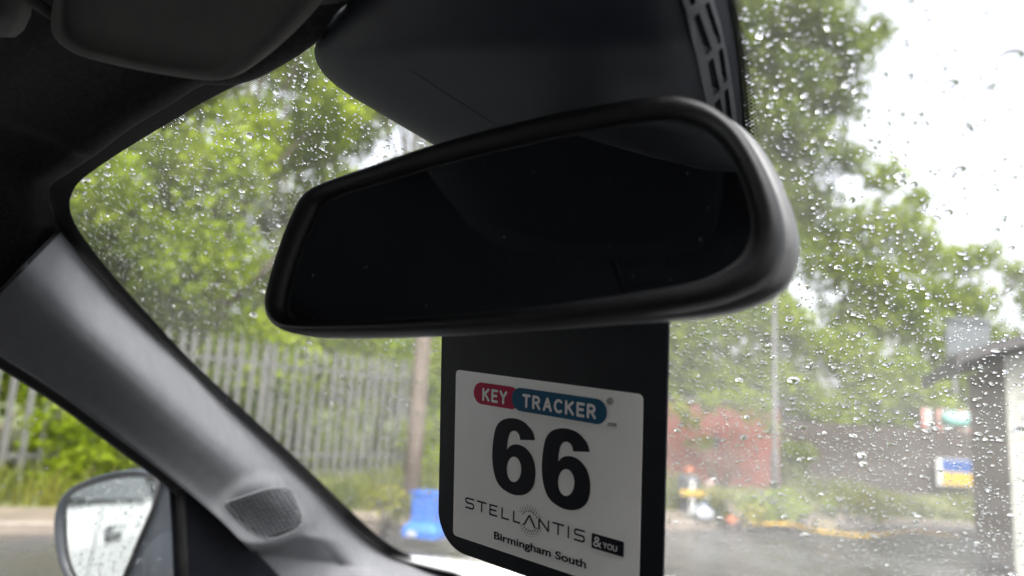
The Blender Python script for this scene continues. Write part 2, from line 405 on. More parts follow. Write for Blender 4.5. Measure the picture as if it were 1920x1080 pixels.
# rear cabin: sides, tailgate, floor, bench, front seats
for sx in (-1, 1):
    b = MB(); b.box((sx * .72, -1.0, .62), (.06, 1.26, .62)); b.build('rear_side_trim', M_blk, car)
    b = MB(); b.box((sx * .655, -.42, 1.13), (.05, .11, .40)); b.build('door_pillar', M_blk, car)
    b = MB(); b.box((sx * .655, -1.48, 1.13), (.05, .28, .40)); b.build('rear_pillar', M_blk, car)
b = MB(); b.box((0, -1.66, .62), (1.5, .06, .62)); b.build('tailgate', M_blk, car)
P = [[Vector((x, -1.72 + .35 * (z - .93), z)) for x in np.linspace(-.62, .62, 8)] for z in (.93, 1.1, 1.25, 1.40)]
surf('rear_window', P, glass_pane('privacy_glass', .004, 0, (.16, .165, .165)), car)
for sx in (-1, 1):
    P = [[Vector((sx * (.705 - .33 * (z - 1)), y, z)) for y in np.linspace(-1.34, -.47, 8)] for z in (.93, 1.1, 1.32)]
    surf('rear_side_window', P, bpy.data.materials['privacy_glass'], car)
b = MB(); b.box((0, -.1, .28), (1.56, 3.1, .05)); b.build('cabin_floor', M_seat, car)
def seat(name, x, y, wd, hh, label):
    m = MB(); R = []
    for z, yy, ww in ((.55, y, wd), (.7, y - .03, wd * 1.03), (.95, y - .09, wd), (hh - .05, y - .14, wd * .86), (hh, y - .16, wd * .7)):
        R.append([Vector((x + ww / 2 * math.copysign(abs(math.cos(a)) ** .5, math.cos(a)), yy + .07 * math.copysign(abs(math.sin(a)) ** .6, math.sin(a)), z)) for a in np.linspace(0, 2 * math.pi, 20, endpoint=False)])
    m.loft(R, True, True)
    m.box((x, y + .22, .52), (wd, .5, .16)); o = m.build(name, M_seat, car, False); tag(o, label)
    h = MB(); h.loft([[Vector((x + .12 * s * math.cos(a), y - .17 + .05 * s * math.sin(a), z)) for a in np.linspace(0, 2 * math.pi, 16, endpoint=False)] for z, s in ((hh + .03, .7), (hh + .06, 1), (hh + .14, 1), (hh + .18, .75))], True, True); h.build('headrest', M_seat, o, True)
seat('front_seat', -.37, -.18, .50, 1.08, None)
seat('rear_bench', 0, -1.05, 1.2, 1.05, None)

# ---- dashboard
xs = np.linspace(-.86, .86, 40); P = []
for t, dz in ((0, -.25), (.03, -.02), (.15, .0), (.6, .004), (1, -.012)):
    P.append([Vector((x, (.80 + .10 * abs(x)) * (1 - t) + (gy(x, .935) - .01) * t, .925 + dz + .022 * max(0, (abs(x) - .62) / .24))) for x in xs])
dash, _ = surf('dashboard', P, M_dash, car, thick=.01, toward=Vector((0, 1, 3)))

# ---- bonnet and front wings of the same car
xs = np.linspace(-.93, .93, 45); P = []
def bonz(x, y):
    e = abs(x) / .93
    return .955 - .14 * (y - 1.40) - .05 * (y - 1.4) ** 2 + .012 * math.exp(-((e - .86) / .1) ** 2) - .045 * max(0, (.72 - e) / .72) ** .5 - .35 * max(0, e - .92) ** 1.1 * 4
for y in np.linspace(0, 1, 26): P.append([Vector((x, 1.43 - .18 * (x / .93) ** 2 + y * (1.0 - .25 * (x / .93) ** 2), bonz(x, 1.43 + y * .9))) for x in xs])
bon, _ = surf('bonnet', P, M_white, car, thick=.01, toward=Vector((0, 1.5, 5)))
tag(bon, 'white painted bonnet edge beyond the windscreen')
b = MB()
for sx in (-1, 1):
    b.box((sx * .82, 1.55, .55), (.12, 1.5, .62)); b.box((sx * .84, .35, .62), (.06, 1.45, .5)); b.box((sx * .84, -1.1, .8), (.06, 1.4, .95))
b.box((0, 2.36, .55), (1.6, .14, .45)); b.build('body_side', M_white, car)
tyre_m = mat('tyre_rubber', (.02, .02, .02), .8, .2, 60); rim_m = mat('alloy_rim', (.5, .5, .52), .3, .1, 30, metal=.8)
def wheel(parent, loc, r=.33, wdt=.2):
    m = MB(); x, y, z = loc
    m.loft([[Vector((x + dx * wdt, y + r * s * math.cos(a), z + r * s * math.sin(a))) for a in np.linspace(0, 2 * math.pi, 24, endpoint=False)] for dx, s in ((-.5, .62), (-.5, .93), (-.35, 1), (.35, 1), (.5, .93), (.5, .62))])
    o = m.build('wheel', tyre_m, parent, True)
    q = MB()
    q.loft([[Vector((x + dx * wdt, y + r * s * math.cos(a), z + r * s * math.sin(a))) for a in np.linspace(0, 2 * math.pi, 24, endpoint=False)] for dx, s in ((-.44, .63), (-.44, .2), (.44, .2), (.44, .63))], False, False)
    q.build('rim', rim_m, o, True)
for sx in (-1, 1):
    for y in (1.75, -.95): wheel(car, (sx * .80, y, .33))

# ---- sun visor
def plane_from(p0, p1, p2):
    X = (p1 - p0).normalized(); N = X.cross(p2 - p0).normalized()
    if N.dot(CAM - p0) < 0: N = -N
    Y = N.cross(X); return p0, X, Y, N
def hit(pl, u, v):
    r = ray(u, v); t = (pl[0] - CAM).dot(pl[3]) / r.dot(pl[3]); return CAM + r * t
def ringpl(pl, pts, cen, s, h): return [cen + (p - cen) * s + pl[3] * h for p in pts]
VO = [(95, 38), (98, 62), (112, 82), (150, 105), (230, 126), (320, 143), (385, 152), (418, 152), (448, 140), (495, 104), (545, 56), (592, 0), (640, -70), (600, -150), (350, -190), (150, -110), (105, -20)]
pl = plane_from(W(100, 60, .405), W(425, 150, .385), W(592, 0, .345))
vo = [hit(pl, u, v) for u, v in resample(VO, 90, True)]; vc = sum(vo, Vector()) / len(vo)
m = MB(); m.loft([ringpl(pl, vo, vc, s, h) for s, h in ((.9, -.016), (.985, -.013), (1.0, -.006), (.992, -.001), (.975, .002), (.93, .004), (.84, .006), (.82, .0045), (.5, .005), (.05, .0055))], True, True)
vis = m.build('sun_visor', M_vis, car, True); tag(vis, 'grey padded sun visor folded against the roof lining')
mv = MB(); mv.tube([W(40, -12, .40), W(70, 8, .402), W(99, 27, .404)], .0035, 8); mv.build('visor_hinge', M_vis, vis, True)
hm = MB(); hm.tube([W(-60, -20, .44), W(-20, 38, .44), W(4, 32, .43), W(18, 8, .42), W(16, -30, .41)], [.008, .011, .012, .011, .009], 10); gh = hm.build('grab_handle', M_vis, car, True)
vism = mirrored(vis, car)

# ---- overhead console on the roof lining
cm = MB()
def orr(s, z, sy=1): return [Vector((.11 * s * math.copysign(abs(math.cos(a)) ** .5, math.cos(a)), .33 + .15 * s * sy * math.copysign(abs(math.sin(a)) ** .5, math.sin(a)), z)) for a in np.linspace(0, 2 * math.pi, 40, endpoint=False)]
cm.loft([orr(1.04, 1.455), orr(1.02, 1.432), orr(.97, 1.424), orr(.6, 1.421), orr(.1, 1.42)], False, True)
oc = cm.build('overhead_console', mat('console_plastic', (.045, .046, .05), .7, .08, 60), car, True)

# ---- sensor shroud above the mirror
L = [(690, -90), (655, -10), (625, 32), (597, 72), (589, 97), (597, 124), (617, 149), (655, 178), (730, 223), (812, 271), (900, 322), (980, 372)]
Rr = [(1320, -150), (1348, -60), (1362, -10), (1370, 30), (1378, 75), (1384, 120), (1388, 165), (1391, 205), (1393, 250), (1395, 300), (1390, 350), (1375, 400)]
SF = [0, .02, .07, .17, .32, .5, .68, .80, .90, .96, .99, 1]
SB = [.004, .016, .026, .034, .039, .041, .039, .033, .022, .012, .006, .003]
ctrl = []
for k, (a, b) in enumerate(zip(L, Rr)):
    row = []; damp = 1.0 if k < 5 else 1 - (k - 4) * .09
    for c, bu in zip(SF, SB):
        u = a[0] * (1 - c) + b[0] * c; v = a[1] * (1 - c) + b[1] * c
        row.append(G(u, v, bu * damp))
    ctrl.append(row)
shr, shb = surf('sensor_housing', grid_pts(ctrl, 70, 70), M_shr, car, thick=.003)
tag(shr, 'black plastic sensor shroud above the rear view mirror')
sm = MB(); sm.tube([drape(shb, 770 + 190 * t, 132 + 123 * t, .0, .4) for t in np.linspace(0, 1, 12)], .0002, 5); sm.build('seam', M_frit, shr, True)
# vent on its right flank
VF = [(1286, 20), (1293, 52), (1306, 105), (1318, 160), (1330, 215), (1342, 270), (1385, 270), (1382, 228), (1374, 165), (1364, 105), (1352, 50), (1338, 0), (1330, -30), (1275, -30)]
HO = [[(1300.6, 32.4), (1311, 23.3), (1335, 93.4), (1324, 105)], [(1327, 118), (1337, 107.6), (1350, 168.6), (1338, 181.5)], [(1339.5, 194), (1350, 183), (1361, 238), (1350, 248)],
      [(1321, 9), (1330, 2.6), (1352.4, 76.5), (1346, 85.6)], [(1347, 96), (1355, 89.5), (1364, 150.4), (1356, 158)], [(1357.6, 171), (1365.4, 164.7), (1373, 225), (1363, 232)],
      [(1296, 12), (1305, 5), (1294, -28), (1284, -24)]]
vme = poly_mesh([resample(VF, 44, True).tolist()] + [h for h in HO], .5)
for vt in vme.vertices: vt.co = drape(shb, vt.co.x, vt.co.y, .0035 if vt.co.z > 0 else .0003, .34)
me_obj('vent_frame', vme, M_vent, shr)
for h in HO:
    c = sum((np.array(p) for p in h), np.zeros(2)) / 4
    q = MB(); q.add([drape(shb, *(c + (np.array(p) - c) * 1.05), .0006, .34) for p in h], [(0, 1, 2, 3)])  # dark patch laid in for the shade inside the opening
    # pale wedge painting in the light at the foot of each slot
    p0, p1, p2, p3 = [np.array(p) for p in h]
    q.build('vent_slot_shade', M_blk, shr)
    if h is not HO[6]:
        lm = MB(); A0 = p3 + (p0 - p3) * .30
        lm.add([drape(shb, *A0, .0007, .34), drape(shb, *p2, .002, .34), drape(shb, *p3, .0026, .34)], [(0, 1, 2)]); lm.build('vent_lit_wedge', M_vent, shr)

# ---- rear view mirror
MO = [(497, 575), (502, 603), (518, 621), (548, 630), (620, 632), (740, 631), (860, 627), (1000, 617), (1120, 606), (1240, 592), (1330, 577), (1400, 553), (1446, 515), (1466, 470), (1470, 425), (1456, 365),
      (1428, 300), (1394, 247), (1350, 207), (1300, 184), (1245, 178), (1160, 189), (1050, 210), (950, 232), (820, 268), (700, 309), (610, 341), (570, 364), (545, 408), (522, 468), (504, 530)]
MO = [(u, v - (7 if v > 540 and u < 1420 else 0)) for u, v in MO]
MI = [(540, 575), (545, 590), (556, 598), (580, 600), (620, 598), (740, 592), (860, 582), (1000, 567), (1120, 550), (1240, 530), (1310, 515), (1360, 492), (1392, 462), (1406, 425), (1404, 392), (1392, 345),
      (1372, 300), (1346, 264), (1315, 243), (1280, 234), (1235, 233), (1160, 244), (1050, 264), (950, 286), (820, 318), (715, 348), (640, 370), (608, 388), (590, 420), (568, 470), (548, 530)]
pr, pl_ = W(1468, 425, .300), W(498, 575, .412)
wv = (pl_ - pr).normalized(); upv = (Vector((0, 0, 1)) - wv * wv.z).normalized()
upv = (Matrix.Rotation(rad(4), 3, wv) @ upv)
MP = plane_from(pr, pl_, pr + upv)
N_ = 140
mo = [hit(MP, u, v) for u, v in crom(MO, N_, True)]; mi = [hit(MP, u, v) for u, v in crom(MI, N_, True)]
mc = sum(mo, Vector()) / N_; n = MP[3]
mi = [a.lerp(b_, .24) for a, b_ in zip(mi, mo)]
def mix(t, h): return [a.lerp(b_, t) + n * h for a, b_ in zip(mi, mo)]
def out(s, h): return [p + (p - mc).normalized() * s + n * h for p in mo]
m = MB(); m.loft([out(-.003, -.0085), out(-.0008, -.0072), out(0, -.0052), mix(.985, -.003), mix(.93, .0005), mix(.8, .0030), mix(.6, .0042), mix(.4, .0040), mix(.2, .0028), mix(.07, .0012), mix(.02, -.0004), mix(0, -.003)])
def flare(p):
    t = (p - mc).dot(-wv) / .13; t = max(0, min(1, (t - .35) / .6)); return t * t * (3 - 2 * t)
def out2(s, h, k): return [p + (p - mc).normalized() * (s + k * flare(p)) + n * h for p in mo]
hsg = MB()
hsg.loft([out(-.005, -.0082), out2(-.0022, -.0096, .001), out2(-.0010, -.0112, .003), out2(-.0012, -.014, .005), out2(-.002, -.019, .006), out2(-.006, -.024, .005), out(-.012, -.028), out(-.024, -.031), [mc + (p - mc) * .35 - n * .033 for p in mo]], False, True)
rvm = hsg.build('rear_view_mirror', M_hsg, car, True); tag(rvm, 'wide black rear view mirror, dark glass in a rounded frame')
m.build('bezel', M_mir, rvm, True)
q = MB(); q.add([mc + (p - mc) * 1.003 - n * .0022 for p in mi], [tuple(range(N_))]); q.build('mirror_glass', M_rv, rvm)
# thin lip of the glass, lighter grey painting in its dusty highlight line
q = MB(); q.loft([[p - n * .0019 for p in mi], [mc + (p - mc) * .985 - n * .0016 for p in mi], [mc + (p - mc) * .975 - n * .0021 for p in mi]]); q.build('glass_edge', M_grille, rvm, True)
st = MB(); st.tube([mc - n * .04, mc - n * .06 + Vector((0, .02, .02)), G(1050, 330, .03)], [.016, .014, .02], 12); st.build('mirror_stalk', M_blk, rvm, True)

# ---- wing mirror
WO = [(103, 1000), (106, 955), (126, 920), (165, 898), (212, 884), (258, 880), (298, 888), (325, 903), (334, 918), (337, 1000), (336, 1080), (330, 1130), (290, 1150), (220, 1145), (150, 1115), (115, 1065)]
WI = [(128, 985), (130, 940), (146, 921), (195, 903), (245, 895), (282, 897), (295, 908), (294, 926), (282, 962), (262, 1008), (238, 1066), (220, 1105), (190, 1115), (158, 1095), (138, 1060), (130, 1022)]
wc = W(220, 985, 1.14)
wn = Vector((.40, -.91, .06)).normalized()
WP = (wc, Vector((0, 0, 1)).cross(wn).normalized(), None, wn)
wo_ = [hit(WP, u, v) for u, v in resample(WO, 80, True)]; wi_ = [hit(WP, u, v) for u, v in resample(WI, 80, True)]
wcen = sum(wo_, Vector()) / 80
def wring(s, h): return [wcen + (p - wcen) * s + wn * h for p in wo_]
m = MB(); m.loft([wring(.90, -.004), wring(.955, .004), wring(.985, .003), wring(1.0, -.006), wring(1.02, -.02), wring(1.0, -.05), wring(.9, -.085), wring(.6, -.11), wring(.2, -.118)], False, True)
m.loft([wring(.90, -.004), wring(.5, -.006), wring(.1, -.006)], False, True)
wm = m.build('wing_mirror', M_wmh, car, True); tag(wm, 'passenger side wing mirror with rain beads on its glass')
gcw = sum(wi_, Vector()) / 80
q = MB(); q.add([p + wn * .0028 for p in wi_], [tuple(range(80))]); q.build('mirror_glass', M_wm, wm)
q = MB(); q.loft([[gcw + (p - gcw) * s + wn * h for p in wi_] for s, h in ((1.05, -.004), (1.05, .003), (1.02, .0045), (.995, .0032), (.995, -.002))]); q.build('glass_rim', M_rub, wm, True)
q = MB(); q.tube([W(335, 1040, 1.10), W(338, 1100, 1.05), side(350, 1150, -.72, .33)], [.05, .05, .05], 10); q.build('mirror_arm', M_wmh, wm, True)

# ---- raindrops
def drop_template(n, rings):
    v = [(math.cos(k * 2 * math.pi / n), math.sin(k * 2 * math.pi / n), 0) for k in range(n)]; f = [tuple(range(n - 1, -1, -1))]
    base = n
    v += v[:n]
    for i in range(1, rings):
        a = i / rings * math.pi / 2
        v += [(math.cos(a) * math.cos(k * 2 * math.pi / n), math.cos(a) * math.sin(k * 2 * math.pi / n), math.sin(a)) for k in range(n)]
    for i in range(rings - 1):
        for k in range(n):
            a, b_ = base + i * n + k, base + i * n + (k + 1) % n; f.append((a, b_, b_ + n, a + n))
    top = len(v); v.append((0, 0, 1)); l = base + (rings - 1) * n
    for k in range(n): f.append((l + k, l + (k + 1) % n, top))
    return np.array(v, float), f
def gnormal(x): return Vector((.4 * x, 1, 1.96)).normalized()
def drop_cloud(name, spots, parent, nf, n=7, rings=2):
    tv, tf = drop_template(n, rings); nv = len(tv); V = np.empty((len(spots) * nv, 3)); FF = []
    for i, (c, nn, ra, rb, h, an) in enumerate(spots):
        a = nn.cross(Vector((1, 0, .01))).normalized(); b_ = nn.cross(a)
        e1 = a * math.cos(an) + b_ * math.sin(an); e2 = nn.cross(e1)
        Mx = np.array([e1 * ra, e2 * rb, nn * h])
        sc = tv @ Mx; V[i * nv:(i + 1) * nv] = sc + np.array(c)
        o_ = i * nv; FF += [tuple(q + o_ for q in f) for f in tf]
    me = bpy.data.meshes.new(name); me.from_pydata(V.tolist(), [], FF); me.update()
    sm = np.ones(len(FF), bool); sm[::len(tf)] = False; me.polygons.foreach_set('use_smooth', sm.tolist())
    me.materials.append(M_water); o = bpy.data.objects.new(name, me); COL.objects.link(o); o.parent = parent
    return tag(o, kind='stuff')
ND = 120000
X = RNG.uniform(-.85, .52, ND); S = RNG.uniform(0, 1, ND); Z = .93 + S * .5
R_ = np.clip(np.exp(RNG.normal(math.log(.00042), .58, ND)), .0002, .0037)
An = RNG.normal(1.2, .5, ND); El = 1 + np.abs(RNG.normal(0, .38, ND)); Hh = RNG.uniform(.6, 1.0, ND)
keep = []
for i in range(ND):
    p = Vector((X[i], gy(X[i], Z[i]), Z[i])); u, v, d = px(p)
    if not (-80 < u < 2050 and -80 < v < 1160): 
        if random.random() > .12: continue
    pxr = R_[i] / d * FPX
    if pxr < .8: continue
    nn = gnormal(p.x); keep.append((pxr, p + nn * .0006, nn, R_[i] * El[i], R_[i], R_[i] * Hh[i], An[i], u, v))
keep.sort(key=lambda k: -k[0])
vis_ = [k for k in keep if 20 < k[7] < 1900 and 20 < k[8] < 1060 and (k[7] > 1420 or (k[8] > 640 and k[7] > 1260) or (k[7] < 800 and k[8] < 640 and k[7] > 140))]
big = set(id(k) for k in vis_[:260])
tv, tf = drop_template(14, 4)
dme = bpy.data.meshes.new('raindrop'); dme.from_pydata(tv.tolist(), [], tf); dme.update()
sm_ = [True] * len(tf); sm_[0] = False; dme.polygons.foreach_set('use_smooth', sm_); dme.materials.append(M_water)
for k in keep:
    if id(k) in big:
        _, c, nn, ra, rb, h, an, _, _ = k
        a = nn.cross(Vector((1, 0, .01))).normalized(); b_ = nn.cross(a); e1 = a * math.cos(an) + b_ * math.sin(an); e2 = nn.cross(e1)
        o = bpy.data.objects.new('raindrop', dme); COL.objects.link(o); o.parent = screen
        Mx = Matrix((e1 * ra, e2 * rb, nn * h)).transposed().to_4x4(); o.matrix_local = Matrix.Translation(c) @ Mx
drop_cloud('raindrops', [k[1:7] for k in keep if id(k) not in big], screen, 0)
# beads on the side window and on the wing mirror glass
sp = []
nside = Vector((-1, 0, .33)).normalized()
for i in range(900):
    y, z = random.uniform(.35, 1.05), random.uniform(.92, 1.28); r = .0004 + .0011 * random.random() ** 2.5
    sp.append((Vector((-.716 + .33 * (z - 1), y, z)) + nside * .0005, nside, r, r, r * .5, 0))
drop_cloud('raindrops', sp, pane, 0)
sp = []
lo = [min(p[k] for p in [(q.dot(WP[1]), q.z) for q in wi_]) for k in (0, 1)]; hi = [max(p[k] for p in [(q.dot(WP[1]), q.z) for q in wi_]) for k in (0, 1)]
wi2 = [px(p)[:2] for p in wi_]
for i in range(900):
    c = (random.uniform(125, 297), random.uniform(893, 1110))
    if inside(c, wi2) and random.random() < (.35 if c[0] < 190 and c[1] < 1040 else 1):
        r = .0006 + .0013 * random.random() ** 2
        sp.append((hit((wc + wn * .0032, None, None, wn), *c), wn, r, r, r * .5, 0))
drop_cloud('raindrops', sp, wm, 0)

# ============================================================ the key tag hanging behind the mirror
def camw(x, y, z): return CAM + ROT @ Vector((x, -y, -z))
TS = 1.05
tc_ = camw(.01498 * TS, .10345 * TS, .42 * TS)
tx = (camw(.06634, .05369, .37645) - camw(-.03436, .05047, .46206)).normalized()
ty = (camw(-.03436, .05047, .46206) - camw(-.03638, .15321, .46355)).normalized(); ty = (ty - tx * ty.dot(tx)).normalized()
tz = tx.cross(ty)
ktag = empty('hanging_tag', tc_, 'black plastic tag with white 66 sticker hanging below the rear view mirror', 'tag')
ktag.matrix_world = Matrix.Translation(tc_) @ Matrix((tx, ty, tz)).transposed().to_4x4()
def T(u, v):
    r = ray(u, v); t = (tc_ - CAM).dot(tz) / r.dot(tz); q = CAM + r * t - tc_; return q.dot(tx), q.dot(ty)
def rrect(x0, y0, x1, y1, r, n=8):
    L = []
    rr = r if hasattr(r, '__len__') else (r,) * 4
    for (cx, cy_, a0, q) in ((x1, y1, 0, rr[0]), (x0, y1, 90, rr[1]), (x0, y0, 180, rr[2]), (x1, y0, 270, rr[3])):
        sx = -1 if cx == x1 else 1; sy = -1 if cy_ == y1 else 1
        for k in range(n + 1):
            a = rad(a0 + 90 * k / n); L.append((cx + sx * q + q * math.cos(a), cy_ + sy * q + q * math.sin(a)))
    return L
def plate(name, loops, mt, parent, z, th=.00006):
    me = poly_mesh(loops, th); o = me_obj(name, me, mt, parent); o.location.z = z; return o
M_tag = mat('tag_plastic', (.007, .009, .013), .5, .2, 60, .08, 1500, spec=.12)
def sticker_mat():
    m = mat('sticker_vinyl', (.80, .80, .79), .45, .03, 25, .02, 120, spec=.3); return m
M_stk = sticker_mat()  # matt vinyl
M_ink = mat('ink_navy', (.006, .007, .012), .55, .1, 60, spec=.12)
M_red = mat('ink_red', (.42, .012, .06), .55, .06, 60, spec=.12)
M_teal = mat('ink_teal', (.008, .085, .16), .55, .06, 60, spec=.12)
M_wink = mat('ink_white', (.66, .66, .67), .4, .03, 60)
M_crease = mat('crease_white', (.8, .8, .8), .3, .05, 60)
xl, xr = T(825, 800)[0], T(1249, 800)[0]; yb = T(960, 1071)[1]; yt = T(1040, 500)[1]
rc = T(828, 955)[1] - yb
outl = rrect(xl, yb, xr, yt, (.006, .006, rc, rc), 12)
slot = rrect(-.014, yt - .022, .014, yt - .010, .005)
bm_ = poly_mesh([outl, slot], .0008); board = me_obj('board', bm_, M_tag, ktag); board.location.z = -.0008
HW, HH = .1322 * TS / 2, .1028 * TS / 2
stk = plate('sticker', [rrect(-HW, -HH, HW, HH, .003)], M_stk, ktag, .0003, .0001)
tag(stk, 'white sticker with a large black 66')
def hline(name, u0, v0, u1, v1, h=None): return T(u0, v0), T(u1, v1)
# pills
def pill(name, x0, y0, x1, y1, mt, z): return plate(name, [rrect(x0, y0, x1, y1, (y1 - y0) / 2 - 1e-5, 10)], mt, stk, z)
yk1, yk0 = T(903, 717)[1], T(903, 758.5)[1]; ym1, ym0 = T(978, 727.5)[1], T(976, 768.6)[1]
y1_, y0_ = (yk1 + ym1) / 2, (yk0 + ym0) / 2
pill('red_pill', T(889.4, 736)[0], y0_, T(966, 747)[0] + .004, y1_, M_red, .00025)
pill('blue_pill', T(961, 748)[0], y0_ - .0002, T(1139.3, 770)[0], y1_ + .0002, M_teal, .00040)
# stroke letters
def arc(cx, cy_, rx, ry, a0, a1, n=9): return [(cx + rx * math.cos(rad(a0 + (a1 - a0) * k / n)), cy_ + ry * math.sin(rad(a0 + (a1 - a0) * k / n))) for k in range(n + 1)]
GL = {'K': [[(0, 0), (0, 1)], [(.62, 1), (.02, .44)], [(.2, .6), (.66, 0)]], 'E': [[(.56, 1), (0, 1), (0, 0), (.56, 0)], [(0, .52), (.48, .52)]],
      'Y': [[(0, 1), (.33, .5), (.66, 1)], [(.33, .5), (.33, 0)]], 'T': [[(0, 1), (.64, 1)], [(.32, 1), (.32, 0)]],
      'R': [[(0, 0), (0, 1), (.3, 1)] + arc(.3, .74, .28, .26, 90, -90) + [(0, .48)], [(.3, .48), (.62, 0)]],
      'A': [[(0, 0), (.34, 1), (.68, 0)], [(.13, .33), (.55, .33)]], 'C': [arc(.38, .5, .38, .5, 52, 308, 14)],
      'S': [[(1, 1), (.18, 1)] + arc(.18, .76, .18, .24, 90, 270, 6) + [(.82, .52)] + arc(.82, .26, .18, .26, 90, -90, 6) + [(0, 0)]],
      'L': [[(0, 1), (0, 0), (1, 0)]], 'N': [[(0, 0), (0, 1), (1, 0), (1, 1)]], 'I': [[(0, 0), (0, 1)]], 'V': [[(0, 0), (.46, 1)], [(.54, 1), (1, 0)]]}
class Stroke:
    def __init__(s): s.m = MB(); s.k = 0
    def line(s, pts, w):
        for (a, b) in zip(pts[:-1], pts[1:]):
            a, b = np.array(a), np.array(b); t = (b - a); ln = np.linalg.norm(t)
            if ln < 1e-9: continue
            n_ = np.array([-t[1], t[0]]) / ln * w / 2; z = s.k * 1.2e-5; s.k = (s.k + 1) % 9
            s.m.add([(*(a - n_), z), (*(b - n_), z), (*(b + n_), z), (*(a + n_), z)], [(0, 1, 2, 3)])
        for p in pts:
            z = s.k * 1.2e-5; s.k = (s.k + 1) % 9
            s.m.add([(p[0] + w / 2 * math.cos(q * math.pi / 6), p[1] + w / 2 * math.sin(q * math.pi / 6), z) for q in range(12)], [tuple(range(12))])
    def glyph(s, ch, x, y, wd, ht, lw):
        for st_ in GL[ch]: s.line([(x + p[0] * wd, y + p[1] * ht) for p in st_], lw)
    def done(s, name, mt, z):
        o = s.m.build(name, mt, stk); o.location.z = z; return o
def word(txt, x0, x1, y, ht, lw, name, mt, z, gap=.30):
    wid = [.68 if c in 'AKRCY' else (.56 if c == 'E' else .64) for c in txt]
    tot = sum(wid) + gap * (len(txt) - 1) ; k = (x1 - x0) / tot; s = Stroke(); x = x0
    for c, w_ in zip(txt, wid): s.glyph(c, x, y, k, ht, lw); x += (w_ + gap) * k
    return s.done(name, mt, z)
kt, kb = T(907, 729)[1], T(907, 749)[1]; tt, tb = T(986, 741)[1], T(986, 761.5)[1]
yb_ = (kb + tb) / 2; hh_ = (kt + tt) / 2 - yb_
word('KEY', T(908, 736)[0], T(951, 745)[0], yb_, hh_, .00165, 'red_pill_lettering', M_wink, .00056, .42)
word('TRACKER', T(983, 750)[0], T(1118, 775)[0], yb_, hh_, .00165, 'blue_pill_lettering', M_wink, .00056, .42)
# the number
SIX = [(598, 520), (585, 465), (560, 425), (510, 375), (430, 348), (350, 360), (300, 410), (277, 500), (267, 600), (268, 690), (280, 770), (305, 845), (350, 900), (420, 940), (490, 948), (550, 925), (588, 870), (602, 790), (596, 710), (570, 635), (525, 580), (480, 556), (440, 552), (408, 563), (380, 592), (383, 545), (393, 490), (410, 457), (437, 447), (462, 458), (478, 485), (483, 517)]
HOLE = [(435 + 57 * math.cos(a), 746 + 99 * math.sin(a)) for a in np.linspace(0, 2 * math.pi, 28, endpoint=False)]
zz = lambda p: T(860 + p[0] / 4.153, 700 + p[1] / 4.153)
def smooth_six():
    a = crom([zz(p) for p in SIX[:25]], 90); b = crom([zz(p) for p in SIX[24:]], 30); return [tuple(p) for p in a] + [tuple(p) for p in b[1:]]
s6 = smooth_six(); h6 = [zz(p) for p in HOLE]
dx6 = zz((653, 735))[0] - zz((267, 640))[0]
plate('number', [s6, h6], M_ink, stk, .00028)
dy6 = zz((840, 1058))[1] - zz((470, 948))[1]
plate('number', [[(p[0] + dx6, p[1] + dy6 * .5) for p in s6], [(p[0] + dx6, p[1] + dy6 * .5) for p in h6]], M_ink, stk, .00028)
# thin wordmark with its ring of dots
z2 = lambda x, y: T(860 + x / 5.333, 900 + y / 5.333)
ln = lambda x: 226 + .3018 * (x - 115)
LT = [('S', 78, 156), ('T', 192, 280), ('E', 320, 389), ('L', 440, 505), ('L', 556, 620), ('V', 662, 766), ('N', 810, 903), ('T', 950, 1052), ('I', 1103, 1110), ('S', 1165, 1262)]
ymid = np.mean([z2(x, ln(x))[1] for x in (115, 450, 700, 1000, 1215)]); sh = z2(115, 180)[1] - z2(115, 274)[1]
st_ = Stroke()
for c, a, b in LT:
    xa, xb = z2(a, ln(a))[0], z2(b, ln(b))[0]; sc_ = (xb - xa)
    if c == 'T': sc_ /= .64
    if c == 'E': sc_ /= .56
    st_.glyph(c, xa, ymid - sh / 2, sc_ if c != 'I' else 0, sh, .00105)
st_.done('wordmark', M_ink, .00028)
cxr = z2(716, ln(716))[0]; Rr_ = (z2(716, 262)[1] - z2(716, 572)[1]) / 2; dots = MB()
for ring, (rr, ds, nn_) in enumerate(((.66, .00052, 22), (.84, .00042, 26), (1.0, .00028, 28))):
    for k in range(nn_):
        a = (k + .5 * (ring % 2)) / nn_ * 2 * math.pi
        if abs(math.sin(a)) < .36: continue
        c = (cxr + Rr_ * rr * math.cos(a), ymid + Rr_ * rr * math.sin(a))
        dots.add([(c[0] + ds * math.cos(q * math.pi / 4), c[1] + ds * math.sin(q * math.pi / 4), 0) for q in range(8)], [tuple(range(8))])
o = dots.build('dot_ring', M_ink, stk); o.location.z = .0003
def fit_text(txt, x0, x1, y0, y1, name, mt, z, off=0.0):
    me = text_mesh(txt, 1.0, off, .002); n_ = len(me.vertices); a = np.empty(n_ * 3); me.vertices.foreach_get('co', a); a = a.reshape(-1, 3)
    mn, mx_ = a.min(0), a.max(0)
    a[:, 0] = x0 + (a[:, 0] - mn[0]) / (mx_[0] - mn[0]) * (x1 - x0); a[:, 1] = y0 + (a[:, 1] - mn[1]) / (mx_[1] - mn[1]) * (y1 - y0)
    a[:, 2] *= .02; me.vertices.foreach_set('co', a.ravel()); me.update(); o = me_obj(name, me, mt, stk); o.location.z = z; return o
l2 = lambda x: 545 + .318 * (x - 380)
yt2 = np.mean([z2(380, 500)[1], z2(1230, 800)[1]]); yb2 = np.mean([z2(380, 590)[1], z2(1270, 893)[1]])
fit_text('Birmingham South', z2(360, l2(360))[0], z2(1280, l2(1280))[0], yb2 - (yt2 - yb2) * .24, yt2, 'town_lettering', M_ink, .0003, .022)
